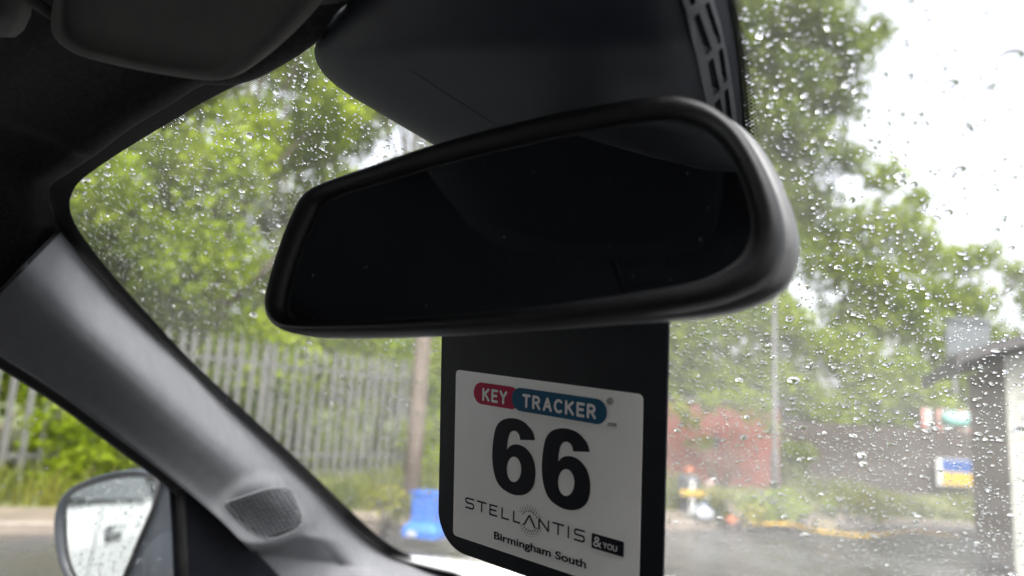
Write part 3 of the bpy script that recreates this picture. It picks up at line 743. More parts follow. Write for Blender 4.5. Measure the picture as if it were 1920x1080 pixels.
bx0, bx1 = z2(1335, 600)[0], z2(1657, 693)[0]; by1 = (z2(1340, 525)[1] + z2(1655, 617)[1]) / 2; by0 = (z2(1335, 675)[1] + z2(1652, 770)[1]) / 2
plate('dark_box', [rrect(bx0, by0, bx1, by1, .0007)], M_ink, stk, .00028)
bh = by1 - by0; bw = bx1 - bx0
fit_text('&', bx0 + bw * .06, bx0 + bw * .32, by0 + bh * .16, by0 + bh * .84, 'box_lettering', M_wink, .00042, .004)
fit_text('YOU', bx0 + bw * .36, bx0 + bw * .80, by0 + bh * .22, by0 + bh * .60, 'box_lettering', M_wink, .00042, .008)
fit_text('.com', zz((1160, 400))[0], zz((1232, 402))[0], zz((1195, 412))[1], zz((1195, 384))[1], 'small_lettering', M_ink, .0003)
ro = zz((1183, 217)); rr = .0019
plate('registered_mark', [[(ro[0] + rr * math.cos(a), ro[1] + rr * math.sin(a)) for a in np.linspace(0, 2 * math.pi, 24, endpoint=False)], [(ro[0] + rr * .84 * math.cos(a), ro[1] + rr * .84 * math.sin(a)) for a in np.linspace(0, 2 * math.pi, 24, endpoint=False)]], M_ink, stk, .0003)
fit_text('R', ro[0] - rr * .4, ro[0] + rr * .45, ro[1] - rr * .5, ro[1] + rr * .5, 'registered_mark', M_ink, .0003)
# fine vertical creases in the vinyl
cr = Stroke()
for x, a, b in ((-.045, -.5, .98), (-.030, -.98, .98), (-.018, .2, .98), (-.004, -.98, .98), (.008, -.95, .5), (.019, -.98, .98), (.034, -.98, .2), (.012, .3, .98)):
    pts = []; xx = x
    for t in np.linspace(a, b, 12): xx += random.uniform(-.0007, .0007); pts.append((xx, t * HH))
    for p, q in zip(pts[:-1], pts[1:]):
        cr.m.add([(p[0] - .00006, p[1], 0), (p[0] + .00006, p[1], 0), (q[0] + .00006, q[1], 0), (q[0] - .00006, q[1], 0)], [(0, 1, 2, 3)])
o = cr.m.build('crease', M_crease, stk); o.location.z = .00018

# ============================================================ OUTSIDE: the setting
M_asph = mat('wet_asphalt', (.045, .045, .047), .22, .3, 1.3, .5, 60, spec=.5, rvar=.16, detail=8)
M_path = mat('concrete_path', (.15, .125, .10), .55, .22, 3, .4, 40, detail=8)
M_soil = mat('verge_soil', (.06, .06, .025), .9, .4, 2.5, .8, 12, c2=(.10, .11, .035), detail=8)
M_land = mat('rough_land', (.05, .065, .02), .9, .4, .6, .5, 5, c2=(.08, .10, .03))
M_grass = leaf_mat('grass_blade', (.07, .10, .02), (.17, .17, .03), .3)
M_galv = mat('galvanised_steel', (.12, .122, .115), .5, .15, 6, .1, 30, metal=.25)
M_wood = mat('pole_wood', (.115, .09, .07), .8, .3, 8, .5, 40, stretch=(6, 6, .6))
M_bluep = mat('blue_plastic', (.02, .11, .42), .45, .1, 8, .1, 30)
M_brick = bpy.data.materials.new('red_brick'); M_brick.use_nodes = True
_n = M_brick.node_tree.nodes; _l = M_brick.node_tree.links; _tc = _n.new('ShaderNodeTexCoord'); _mp = _n.new('ShaderNodeMapping'); _mp.inputs['Rotation'].default_value = (rad(90), 0, 0)
_br = _n.new('ShaderNodeTexBrick'); _br.inputs['Scale'].default_value = 1; _br.inputs['Brick Width'].default_value = .225; _br.inputs['Row Height'].default_value = .075; _br.inputs['Mortar Size'].default_value = .008
_br.inputs['Color1'].default_value = (.27, .055, .03, 1); _br.inputs['Color2'].default_value = (.17, .035, .024, 1); _br.inputs['Mortar'].default_value = (.2, .13, .1, 1)
_no = _n.new('ShaderNodeTexNoise'); _no.inputs['Scale'].default_value = 1.6; _no.inputs['Detail'].default_value = 6
_mx = _n.new('ShaderNodeMix'); _mx.data_type = 'RGBA'; _mx.blend_type = 'MULTIPLY'; _mx.inputs[0].default_value = .6
_l.new(_tc.outputs['Object'], _mp.inputs[0]); _l.new(_mp.outputs[0], _br.inputs[0]); _l.new(_tc.outputs['Object'], _no.inputs['Vector'])
_l.new(_br.outputs[0], _mx.inputs[6]); _l.new(_no.outputs[0], _mx.inputs[7]); _l.new(_mx.outputs[2], _n['Principled BSDF'].inputs['Base Color']); _n['Principled BSDF'].inputs['Roughness'].default_value = .7
M_brown = mat('dark_timber', (.032, .024, .018), .75, .3, 3, .4, 30, stretch=(4, 4, .5))
M_pier = mat('brown_render', (.25, .195, .165), .8, .2, 5, .4, 30, detail=6)
M_clad = mat('white_cladding', (.33, .33, .29), .5, .06, 5, .1, 30)
M_roof = mat('dark_roof', (.06, .055, .055), .7, .25, 6, .3, 30)
M_grey = mat('grey_sheet', (.085, .095, .105), .5, .15, 3)
M_yel = mat('yellow_paint', (.36, .23, .02), .5, .12, 10)
M_blu = mat('sign_blue', (.012, .05, .19), .45, .1, 10)
M_wht = mat('white_paint', (.4, .4, .39), .5, .1, 10)
M_org = mat('orange_plastic', (.30, .085, .03), .5, .15, 10)
M_pink = mat('pink_paint', (.5, .22, .2), .6, .2, 5)
M_tealp = mat('teal_sheet', (.16, .36, .32), .7, .25, 5)
M_bag = mat('bag_plastic', (.2, .25, .32), .35, .25, 9, .4, 20)
M_dark = mat('dark_grey_plastic', (.05, .055, .06), .5, .2, 10)
M_bark = mat('bark', (.11, .09, .065), .85, .35, 9, .7, 40, stretch=(4, 4, .7))

def sheet(name, pts, z, mt, kind='structure'):
    o = mobj(name, [(p[0], p[1], z) for p in pts], [tuple(range(len(pts)))], mt); return tag(o, kind=kind)
tag(mobj('ground', [(-900, -900, -.02), (900, -900, -.02), (900, 900, -.02), (-900, 900, -.02)], [(0, 1, 2, 3)], M_land), kind='structure')
KL = [(-13.5, -8), (-9.2, .0), (-7.05, 3.3), (-5.55, 5.75), (-4.0, 8.8), (-3.2, 10.4), (-1.9, 11.9), (-.3, 13.3), (3.5, 16.5)]
KL = [Vector((x, y, 0)) for x, y in resample(KL, 60)]
def nrm(i): t = (KL[min(i + 1, 59)] - KL[max(i - 1, 0)]).normalized(); return Vector((-t.y, t.x, 0))
yard = [(p.x, p.y) for p in KL] + [(30, 16.5), (30, -20), (-13.5, -20)]
sheet('yard', list(reversed(yard)), 0, M_asph)
def ribbon(name, prof, mt, kind='structure'):
    m = MB(); m.loft([[KL[i] + nrm(i) * o_ + Vector((0, 0, z)) for o_, z in prof] for i in range(60)], closed=False); return tag(m.build(name, mt), kind=kind)
ribbon('kerb', [(0, -.05), (.0, .085), (.015, .10), (.13, .10), (.13, .0)], mat('kerb_stone', (.17, .145, .12), .6, .2, 4, .3, 30))
ribbon('path', [(.132, .0), (.132, .096), (.9, .11), (.9, 0)], M_path)
ribbon('verge', [(.902, .0), (.902, .105), (2, .16), (4, .2), (9, .25), (20, .3)], M_soil)

# ---- palisade fence
FX = -9.0; FH = 2.06
fence = empty('palisade_fence', (FX, 6, .1), 'galvanised steel palisade fence with pointed pales below leafy trees', 'fence')
pm = MB()
for zz0, zz1 in ((.0, FH - .12),):
    prof = [(-.034, .0), (-.018, .012), (0, .002), (.018, .012), (.034, .0)]
    pm.loft([[Vector((-o2, x, z)) for x, o2 in prof] + [Vector((-o2 - .004, x, z)) for x, o2 in reversed(prof)] for z in (0, FH - .13)], True, False)
    base = [Vector((-o2, x, FH - .13)) for x, o2 in prof]; 
    tipz = [FH - .06, FH - .02, FH, FH - .02, FH - .06]
    pm.loft([base + [b + Vector((-.004, 0, 0)) for b in reversed(base)], [Vector((-o2, x * .45, t)) for (x, o2), t in zip(prof, tipz)] + [Vector((-o2 - .004, x * .45, t)) for (x, o2), t in reversed(list(zip(prof, tipz)))]], False, True)
pme = None
for k in range(82):
    y = -7.5 + k * .183
    if pme is None: o = pm.build('pale', M_galv, fence); pme = o
    else: o = clone(pme, fence)
    o.location = (random.uniform(-.004, .004), y, random.uniform(-.012, .012)); o.rotation_euler = (random.uniform(-.012, .012), 0, 0)
for z in (.42, FH - .36):
    m = MB(); m.box((-.028 - .02, .0, z), (.04, 15.4, .05)); m.build('rail', M_galv, fence)
for k in range(6):
    m = MB(); m.box((-.10, -7.4 + k * 2.75, 1.0), (.06, .10, 2.0)); m.build('post', M_galv, fence)

# ---- wooden pole, bin, lamp post
b0 = ground(766, 985); b0.z = .1
m = MB(); m.tube([b0 + Vector((0, 0, z)) for z in (-.1, 1, 3, 5, 7)], [.10, .096, .09, .082, .075], 14)
wp = m.build('wooden_pole', M_wood, None, True); tag(wp, 'tall brown wooden pole standing before the palisade fence', 'pole')
bb = ground(797, 1004, .1)
bn = empty('blue_bin', (bb.x, bb.y, .1), 'bright blue plastic bin with flared foot beside the wooden pole', 'bin', rz=rad(20))
def rsq(s, z, e=.35): return [Vector((s * math.copysign(abs(math.cos(a)) ** e, math.cos(a)), s * math.copysign(abs(math.sin(a)) ** e, math.sin(a)), z)) for a in np.linspace(0, 2 * math.pi, 32, endpoint=False)]
m = MB(); m.loft([rsq(.19, 0), rsq(.19, .06), rsq(.165, .09), rsq(.125, .13), rsq(.122, .2), rsq(.135, .38), rsq(.147, .385), rsq(.147, .40), rsq(.128, .40), rsq(.11, .15)], True, True); m.build('tub', M_bluep, bn, False)
m = MB(); m.box((-.06, -.192, .035), (.09, .004, .045)); m.build('bin_label', M_wht, bn)
M_lamp = mat('lamp_post_paint', (.07, .072, .07), .6, .15, 6)
lp = ground(1453, 976); lp.z = .12
lamp = empty('lamp_post', lp, 'slim grey steel lamp post beside the red brick wall', 'lamp post')
m = MB(); m.tube([(0, 0, -.1), (0, 0, .9), (0, 0, .92), (0, 0, 3.3)], [.055, .055, .034, .03], 12); m.build('post', M_lamp, lamp, True)
m = MB(); m.tube([(0, 0, 3.28), (.0, -.08, 3.42), (0, -.3, 3.47)], [.03, .028, .025], 8); m.build('lamp_arm', M_lamp, lamp, True)
m = MB(); m.loft([[Vector((.07 * s * math.cos(a), -.42 + .16 * s * math.sin(a), z)) for a in np.linspace(0, 2 * math.pi, 16, endpoint=False)] for s, z in ((.6, 3.42), (1, 3.45), (.9, 3.50), (.4, 3.53))], True, True); m.build('lamp_head', M_grey, lamp, True)

# ---- red brick building
def at(u, d, z=0): p = W(u, 540 + 250, d); return Vector((p.x, p.y, z))
def along(p, q): return math.atan2(q.y - p.y, q.x - p.x)
p0, p1 = at(1120, 15.2), at(1462, 14.6); L_ = (p1 - p0).length; rz = along(p0, p1)
bw_ = empty('brick_building', (p0.x, p0.y, .1), 'low red brick building half hidden by foliage', 'building', rz=rz)
m = MB(); m.box((L_ / 2, 1.5, .85), (L_, 3, 1.7)); m.build('wall', M_brick, bw_)
m = MB(); m.box((L_ / 2, 1.5, 1.74), (L_ + .12, 3.12, .08)); m.build('coping', M_roof, bw_)
m = MB(); m.box((L_ * .66, -.01, .95), (.16, .03, .2)); m.build('air_vent', M_dark, bw_)

# ---- dark timber fence
p0, p1 = at(1448, 15.3), at(1850, 15.6); L_ = (p1 - p0).length; rz = along(p0, p1)
tf_ = empty('timber_fence', (p0.x, p0.y, .1), 'dark brown close boarded timber fence behind the grass verge', 'fence', rz=rz)
nb = int(L_ / .142); o0 = None
for k in range(nb):
    if o0 is None:
        m = MB(); m.box((0, 0, .72), (.132, .022, 1.44)); o0 = m.build('board', M_brown, tf_); o = o0
    else: o = clone(o0, tf_)
    o.location = (k * .142 + .07, random.uniform(-.006, .006), random.uniform(-.03, .03)); o.rotation_euler = (0, random.uniform(-.006, .006), 0)
for z in (.35, 1.1):
    m = MB(); m.box((L_ / 2, .045, z), (L_, .06, .09)); m.build('rail', M_brown, tf_)
# sign on it
ps = W(1793, 886, 15.2)
sg = empty('flag_sign', ps, 'blue and yellow sign fixed to the dark timber fence', 'sign', rz=rz)
m = MB(); m.box((0, 0, 0), (.82, .012, .54)); m.build('backing', M_wht, sg)
m = MB(); m.box((.045, -.011, .13), (.70, .008, .24)); m.build('blue_band', M_blu, sg)
m = MB(); m.box((.045, -.011, -.13), (.70, .008, .24)); m.build('yellow_band', M_yel, sg)
# painted slat screen and sheet behind it
pp = at(1728, 16.3); 
ss = empty('slat_screen', (pp.x, pp.y, .1), 'screen of red, pink and white upright slats above the timber fence', 'screen', rz=rz)
for k in range(11):
    m = MB(); m.box((.06 + k * .115, 0, .95), (.085, .02, 1.9)); m.build('slat', [M_pink, M_wht, M_brown, M_pink, M_wht, M_wht, M_brown, M_pink, M_wht, M_pink, M_brown][k], ss)
m = MB(); m.box((.63, .03, 1.55), (1.3, .04, .06)); m.box((.63, .03, .5), (1.3, .04, .06)); m.build('rail', M_brown, ss)
th = MB(); R = []
pt = W(1798, 788, 16.0)
for i in range(9):
    x = -.35 + i * .0875
    R.append([Vector((x, .14 * math.cos(a) * (1 + .1 * math.sin(i * 2.1)), (.16 - .25 * x * x) * math.sin(a) + .02 * math.sin(i * 1.7 + a * 2))) for a in np.linspace(0, 2 * math.pi, 14, endpoint=False)])
th.loft(R, True, True); to = th.build('tarpaulin', M_tealp, None, True); to.location = pt; to.rotation_euler = (0, 0, rz); tag(to, 'crumpled teal sheet lying over the upright slats', 'tarpaulin')

# ---- cabin at the right
pc = ground(1926, 1096)
cab = empty('cabin', (pc.x, pc.y, 0), 'cabin with brown end wall, pale boarded front and dark pitched roof', 'building', rz=rad(13.5))
m = MB(); m.box((2.4, 1.45, 1.06), (4.8, 2.7, 2.12)); m.build('wall', M_pier, cab)
o0 = None
for k in range(11):
    if o0 is None:
        m = MB(); m.add([(.02, .06, 0), (4.8, .06, 0), (4.8, .08, .2), (.02, .08, .2), (.02, .098, 0), (4.8, .098, 0), (4.8, .098, .2), (.02, .098, .2)], [(0, 1, 2, 3), (0, 4, 5, 1), (0, 3, 7, 4), (1, 5, 6, 2), (3, 2, 6, 7)]); o0 = m.build('cladding_board', M_clad, cab); o = o0
    else: o = clone(o0, cab)
    o.location = (0, random.uniform(-.002, .002), k * .192)
m = MB(); m.box((-.03, .07, 1.06), (.09, .09, 2.11)); m.build('corner_trim', M_clad, cab)
rp = [(-.50, 2.02), (2.4, 3.0), (5.3, 2.02)]
m = MB(); m.loft([[Vector((x, yy, z + .1)) for x, z in rp] + [Vector((x, yy, z)) for x, z in reversed(rp)] for yy in (-.25, 3.1)], True, True); m.build('roof', M_roof, cab)
m = MB(); m.box((-.50, 1.4, 2.03), (.03, 3.3, .16)); m.build('fascia', M_roof, cab)
m = MB(); m.add([(.0, .09, 2.125), (4.8, .09, 2.125), (2.4, .09, 2.98), (.0, .13, 2.125), (4.8, .13, 2.125), (2.4, .13, 2.98)], [(0, 1, 2), (5, 4, 3), (0, 2, 5, 3), (1, 4, 5, 2), (0, 3, 4, 1)]); m.build('gable', M_clad, cab)

# ---- grey board on a post
pg = at(1822, 16.8)
gs = empty('grey_board', (pg.x, pg.y, .1), 'large grey board raised on posts above the cabin roof', 'sign board', rz=rad(33))
zt = W(1820, 590, 16.8).z; zb = W(1820, 672, 16.8).z
m = MB(); m.box((0, 0, (zt + zb) / 2 - .1), (.98, .05, zt - zb)); m.build('panel', M_grey, gs)
m = MB(); m.box((0, -.04, zb - .02), (1.0, .03, .12)); m.box((0, -.04, zt - .2), (1.0, .03, .05)); m.build('batten', M_dark, gs)
for x in (-.3, .38):
    m = MB(); m.tube([(x, .06, -.1), (x, .06, zt - .1)], .04, 8); m.build('post', M_galv, gs, True)

# ---- bits and pieces along the path
def gp(u, v, z=.11): return ground(u, v, z)
q = gp(1297, 968)
ba = empty('barrier', q, 'low white stand carrying a short yellow crossbar', 'barrier', rz=rad(35))
m = MB(); m.box((0, 0, .23), (.07, .03, .46)); m.box((0, 0, .02), (.1, .3, .04)); m.build('stand', M_wht, ba)
m = MB(); m.box((.02, -.03, .30), (.36, .025, .075)); m.build('crossbar', M_yel, ba)
q = gp(1289, 962)
rl = empty('warning_lamp', q + Vector((-.1, .25, 0)), 'dark grey box with orange lamp on top behind the yellow crossbar', 'lamp')
m = MB(); m.loft([rsq(s, z, .5) for s, z in ((.10, .0), (.10, .12), (.13, .2), (.14, .45), (.10, .50))], True, True); m.build('box', M_dark, rl)
m = MB(); m.loft([rsq(s, z, .9) for s, z in ((.05, .50), (.06, .53), (.055, .58), (.025, .61))], True, True); m.build('lamp_lens', M_org, rl, True)
q = gp(1331, 962)
m = MB(); m.loft([rsq(s, z, .4) for s, z in ((.05, -.05), (.05, .40), (.03, .44))], True, True); o = m.build('marker_post', mat('faded_pink_white', (.3, .22, .2), .6, .2, 8)); o.location = q; tag(o, 'short faded marker post beside the rubbish bags', 'post')
def bag(u, v, s, mt, label, cat, name, grp=None):
    bm = bmesh.new(); bmesh.ops.create_icosphere(bm, subdivisions=3, radius=1)
    ph = [random.uniform(0, 6) for _ in range(6)]
    for vt in bm.verts:
        p = vt.co; k = 1 + .14 * math.sin(p.x * 4 + ph[0]) * math.cos(p.y * 3.4 + ph[1]) + .09 * math.sin(p.z * 7 + p.x * 5 + ph[2]) + .05 * math.sin(p.y * 13 + ph[3])
        z = p.z * k * .72
        if z > .45: k *= .6; z *= 1.25
        vt.co = Vector((p.x * k, p.y * k, max(z, -.5) + .5)) * s
    me = bpy.data.meshes.new(name); bm.to_mesh(me); bm.free()
    o = me_obj(name, me, mt, None, True); o.location = gp(u, v); tag(o, label, cat, grp)
bag(1332, 970, .19, M_bag, 'largest crumpled pale blue rubbish bag on the verge', 'bag', 'rubbish_bag')
bag(1318, 974, .13, mat('bag_white', (.28, .30, .33), .35, .2, 9, .4, 20), 'small whitish rubbish bag leaning by the blue bag', 'bag', 'rubbish_bag')
bag(1352, 966, .12, mat('bag_grey', (.30, .32, .33), .35, .2, 9, .4, 20), 'small grey rubbish bag in the long grass', 'bag', 'rubbish_bag')
bag(1371, 983, .075, M_org, 'crumpled orange plastic bag at the path edge', 'bag', 'plastic_bag')
m = MB(); hp = [ground(u, v, .15) for u, v in ((1405, 982), (1440, 983), (1475, 983), (1500, 988), (1530, 996), (1570, 1001), (1610, 1005), (1650, 1004), (1685, 998), (1720, 997), (1760, 1002), (1800, 1008))]
m.tube([Vector(p) for p in crom([tuple(p) for p in hp], 70)], .022, 10); ho = m.build('yellow_hose', M_yel, None, True); tag(ho, 'thick yellow hose lying in curves along the verge edge', 'hose')
q = gp(1543, 994); m = MB(); m.box((0, 0, .05), (.22, .16, .1)); m.box((.02, .01, .115), (.17, .12, .03)); o = m.build('stone_block', mat('pale_stone', (.22, .19, .12), .7, .2, 9, .3, 30)); o.location = q; o.rotation_euler = (0, .05, .6); tag(o, 'pale stone block lying behind the yellow hose', 'stone')

# ---- white parked car behind, seen in the wing mirror
pk = empty('parked_car', (-2.62, -2.05, 0), 'white parked hatchback reflected in the wing mirror', 'car')
def psec(y, zlo, zb, zr, hw, hr):
    return [Vector((-hw * .96, y, zlo)), Vector((-hw, y, zlo + .25)), Vector((-hw, y, zb - .15)), Vector((-hw * .96, y, zb)), Vector((-hr, y, zr - .05)), Vector((-hr * .85, y, zr)), Vector((hr * .85, y, zr)), Vector((hr, y, zr - .05)), Vector((hw * .96, y, zb)), Vector((hw, y, zb - .15)), Vector((hw, y, zlo + .25)), Vector((hw * .96, y, zlo))]
m = MB(); m.loft([psec(*a) for a in ((-2.1, .45, .95, 1.05, .78, .6), (-2.0, .25, .98, 1.32, .86, .62), (-1.5, .22, .98, 1.48, .9, .62), (-.3, .22, .96, 1.5, .9, .62), (.35, .22, .95, 1.42, .9, .6), (1.0, .22, .93, .98, .89, .66), (1.7, .22, .86, .9, .86, .62), (2.05, .3, .72, .78, .76, .52), (2.15, .4, .6, .66, .66, .45))], True, True)
m.build('body', M_white, pk, False)
M_dgl = mat('dark_glass', (.02, .025, .03), .05, .1, 3, spec=.8)
for sx in (-1, 1):
    for (ya, yb3) in ((-1.6, -.72), (-.66, .40)):
        z1_, x1_ = 1.40, .652; m = MB()
        m.add([(sx * .885, ya + .05, 1.0), (sx * .885, yb3 + (.35 if yb3 > 0 else 0), 1.0), (sx * .665, yb3 - .05, 1.40), (sx * .665, ya + .12, 1.40), (sx * .87, ya + .05, .995), (sx * .87, yb3, .995), (sx * .64, yb3 - .05, 1.395), (sx * .64, ya + .12, 1.395)], [(0, 1, 2, 3), (7, 6, 5, 4), (0, 4, 5, 1), (1, 5, 6, 2), (2, 6, 7, 3), (3, 7, 4, 0)]); m.build('side_window', M_dgl, pk)
    for y in (-.75, .30 - .42 + .42):
        m = MB(); m.box((sx * .905, y - .25, .86), (.03, .2, .03)); m.build('door_handle', M_white, pk)
        m = MB(); m.box((sx * .9005, y - .25, .84), (.006, .24, .08)); m.build('handle_recess', M_dgl, pk)
        m = MB(); m.box((sx * .9005, y + .02, .62), (.004, .006, .68)); m.build('door_gap', M_dgl, pk)
    for y in (1.3, -1.35): wheel(pk, (sx * .84, y, .32), .32, .2)
m = MB(); m.add([(-.6, .45, 1.40), (.6, .45, 1.40), (.72, 1.0, 1.0), (-.72, 1.0, 1.0)], [(0, 1, 2, 3)]); m.build('windscreen', M_dgl, pk)
for sx in (-1, 1):
    m = MB(); m.box((sx * .62, 2.06, .68), (.24, .16, .1)); m.build('headlight', M_wht, pk)

# ============================================================ vegetation
L1 = leaf_mat('leaf_bright', (.13, .205, .008), (.32, .39, .018), .6)
L2 = leaf_mat('leaf_mid', (.105, .17, .008), (.27, .33, .018), .58)
L3 = leaf_mat('leaf_dark', (.075, .115, .014), (.18, .23, .026), .52)
L4 = leaf_mat('leaf_yellow', (.10, .12, .015), (.32, .30, .03), .45)
def leaves(name, clumps, mt, parent, size=.12, origin=(0, 0, 0)):
    C_, S_ = [], []
    for c, r, n in clumps:
        d_ = RNG.normal(size=(n, 3)); d_ /= np.linalg.norm(d_, axis=1)[:, None]
        rr = r * (RNG.uniform(0, 1, n) ** .5) * (1 + .25 * np.sin(d_[:, 0] * 5 + c[0]) * np.cos(d_[:, 2] * 4 + c[1]))
        C_.append(np.array(c) - np.array(origin) + d_ * rr[:, None] * np.array([1, 1, .85]))
        S_.append(RNG.uniform(.6, 1.25, n) * size)
    C_ = np.concatenate(C_); S_ = np.concatenate(S_); n = len(C_)
    a = RNG.normal(size=(n, 3)); a[:, 2] -= .5; a /= np.linalg.norm(a, axis=1)[:, None]
    b_ = np.cross(a, RNG.normal(size=(n, 3))); b_ /= np.linalg.norm(b_, axis=1)[:, None]
    V = np.empty((n, 4, 3)); V[:, 0] = C_ - a * S_[:, None] * .5; V[:, 2] = C_ + a * S_[:, None] * .5
    V[:, 1] = C_ + b_ * S_[:, None] * .32; V[:, 3] = C_ - b_ * S_[:, None] * .32
    me = bpy.data.meshes.new(name); me.vertices.add(n * 4); me.vertices.foreach_set('co', V.ravel())
    me.loops.add(n * 4); me.loops.foreach_set('vertex_index', np.arange(n * 4, dtype=np.int32))
    me.polygons.add(n); me.polygons.foreach_set('loop_start', np.arange(0, n * 4, 4, dtype=np.int32)); me.update(calc_edges=True)
    me.materials.append(mt); o = bpy.data.objects.new(name, me); COL.objects.link(o)
    if parent: o.parent = parent
    return o
def limbs(m, base, top, clumps, r0):
    base, top = Vector(base), Vector(top); n = 7; pts = []
    for i in range(n): t = i / (n - 1); pts.append(base.lerp(top, t) + Vector((math.sin(i * 1.9 + base.x) * .14, math.cos(i * 1.4 + base.y) * .12, 0)) * (t * 1.2))
    m.tube(pts, [r0 * (1 - .8 * i / (n - 1)) for i in range(n)], 10)
    for c, r, _ in clumps:
        c = Vector(c); k = min(n - 2, max(1, int((c.z - base.z) / max(.1, top.z - base.z) * (n - 1) * .72))); s = pts[k]
        mid = s.lerp(c, .5) + Vector((random.uniform(-.15, .15), random.uniform(-.15, .15), random.uniform(.0, .3)))
        rr = r0 * (1 - .8 * k / (n - 1)) * .55
        m.tube([s, mid, c], [rr, rr * .6, rr * .2], 6)
        for _ in range(2):
            e = c + Vector((random.uniform(-1, 1), random.uniform(-1, 1), random.uniform(-.6, 1))) * r * .8; m.tube([c, e], [rr * .28, rr * .08], 5)
def tree(base, height, clumps, mt, label, r0=.16, size=.155, group=None, name='leafy_tree', dens=1.0):
    base = Vector(base); t = empty(name, base, label, 'tree', group)
    cl = [(tuple(Vector(c)), r, int(n * dens)) for c, r, n in clumps]
    m = MB(); top = base + Vector((0, 0, height * .85)); top.x += random.uniform(-.4, .4)
    limbs(m, (0, 0, -.1), top - base, [(tuple(Vector(c) - base), r, n) for c, r, n in cl], r0); m.build('trunk', M_bark, t, True)
    leaves('crown', cl, mt, t, size, tuple(base)); return t
def pxcl(lst, dens=1750):
    return [(W(u, v, d), r, int(dens * r * r)) for u, v, d, r in lst]
# trees beyond the palisade fence
def round_tree(x, y, h, w_, n, mt, label, lo=.18, dens=1550, r0=.15):
    cl = []
    for i in range(n):
        a = i * 2.39996 + random.uniform(-.4, .4); f = (i + .5) / n; z = h * (lo + (1.0 - lo) * f); prof = math.sin(math.pi * min(1, max(.12, (f * .86 + .10)))) ** .7
        rr = w_ * prof * random.uniform(.45, 1.0); r = random.uniform(.62, 1.05) * (1.05 - .3 * f)
        cl.append(((x + rr * math.cos(a), y + rr * math.sin(a), z), r, int(dens * r * r)))
    return tree((x, y, .1), h, cl, mt, label, r0)
round_tree(-11.2, 3.6, 8.2, 2.0, 24, L1, 'bright green tree leaning over the near end of the palisade fence')
round_tree(-11.0, 7.3, 9.4, 2.1, 26, L1, 'bright green tree behind the middle of the palisade fence')
round_tree(-10.9, 10.8, 9.8, 2.1, 26, L2, 'mid green tree behind the palisade fence by the wooden pole')
round_tree(-10.2, 14.5, 10.5, 2.3, 26, L2, 'tall mid green tree past the end of the palisade fence')
round_tree(-14.0, 6.0, 11, 2.4, 22, L2, 'tall tree standing well behind the palisade fence', dens=1300)
round_tree(-14.2, 11.5, 12, 2.6, 22, L3, 'dark tall tree standing well behind the wooden pole', dens=1300)
round_tree(-12.5, .3, 8, 2.0, 20, L2, 'mid green tree behind the fence opposite the wing mirror')
for k, (x, y, h) in enumerate(((-17, 3.5, 10), (-17.5, 8, 11), (-16.5, 13, 11.5), (-13.5, 17, 11), (-9, 19.5, 11))):
    round_tree(x, y, h, 2.6, 20, (L1, L2)[k % 2], 'tree of the rear row behind the fence, ' + ('opposite the side window', 'second from the side window', 'third from the side window', 'second from the brick building', 'nearest the brick building')[k], lo=.15, dens=750)
# trees beyond the brick building and the timber fence
TA = [(1395, 60, 17, 1.15), (1460, 0, 17, 1.2), (1530, 50, 17, 1.0), (1590, 95, 17, .75), (1480, 150, 17, 1.15), (1565, 185, 17.5, .75), (1410, 230, 17, 1.2), (1500, 270, 17, 1.0), (1590, 300, 17, .5), (1430, 350, 17, 1.1), (1515, 385, 17.4, .8), (1465, 460, 17, 1.0), (1330, 120, 17, 1.2), (1330, 300, 17, 1.2), (1400, -110, 17, 1.2), (1500, -110, 17, 1.1), (1380, 480, 17, 1.0), (1640, 60, 17.5, .45)]
tree(at(1440, 17.2, .1), 10.5, pxcl(TA), L3, 'tall spreading tree behind the lamp post and brick building', .2)
TB = [(1655, 330, 18, .55), (1615, 425, 18, .8), (1690, 425, 18, .75), (1570, 500, 18, .9), (1655, 520, 18, .95), (1735, 480, 18, .65), (1700, 590, 18, .9), (1600, 600, 18, .9), (1720, 370, 18, .35), (1545, 440, 18, .5)]
tree(at(1625, 18.2, .1), 6.6, pxcl(TB), L2, 'bright green tree rising behind the middle of the timber fence', .15)
TC = [(1800, 490, 19, .6), (1760, 560, 19, .8), (1848, 480, 19, .45), (1905, 510, 19, .4), (1820, 570, 19, .7), (1745, 650, 19, .9), (1850, 655, 19, .8), (1915, 670, 19, .8), (1960, 560, 19, .8), (1800, 720, 19, .8), (1990, 460, 19, .7)]
tree(at(1800, 19.2, .1), 6, pxcl(TC), L2, 'dense tree behind the grey board and the cabin roof', .15)
TD = [(1300, 620, 16.3, .9), (1375, 600, 16.3, .9), (1330, 710, 16.0, .75), (1420, 700, 16.2, .8), (1270, 720, 16, .6), (1450, 590, 16.4, .8), (1240, 640, 16.3, .9), (1180, 660, 16.3, .9), (1200, 560, 16.4, .9), (1290, 520, 16.5, 1.0), (1400, 520, 16.5, .8)]
tree(at(1330, 16.9, .1), 4.8, pxcl(TD), L2, 'bushy tree hanging over the red brick building', .12)
TE = [(1500, 640, 16.8, .8), (1575, 660, 17, .8), (1500, 740, 16.6, .75), (1560, 780, 16.4, .65), (1630, 730, 16.8, .8), (1690, 710, 17, .8), (1490, 830, 15.9, .5), (1540, 850, 15.9, .45), (1620, 800, 16.6, .5), (1740, 760, 17, .7), (1680, 800, 16.8, .5)]
tree(at(1580, 17.1, .1), 4.4, pxcl(TE), L2, 'bushy thicket like tree directly behind the timber fence', .1)
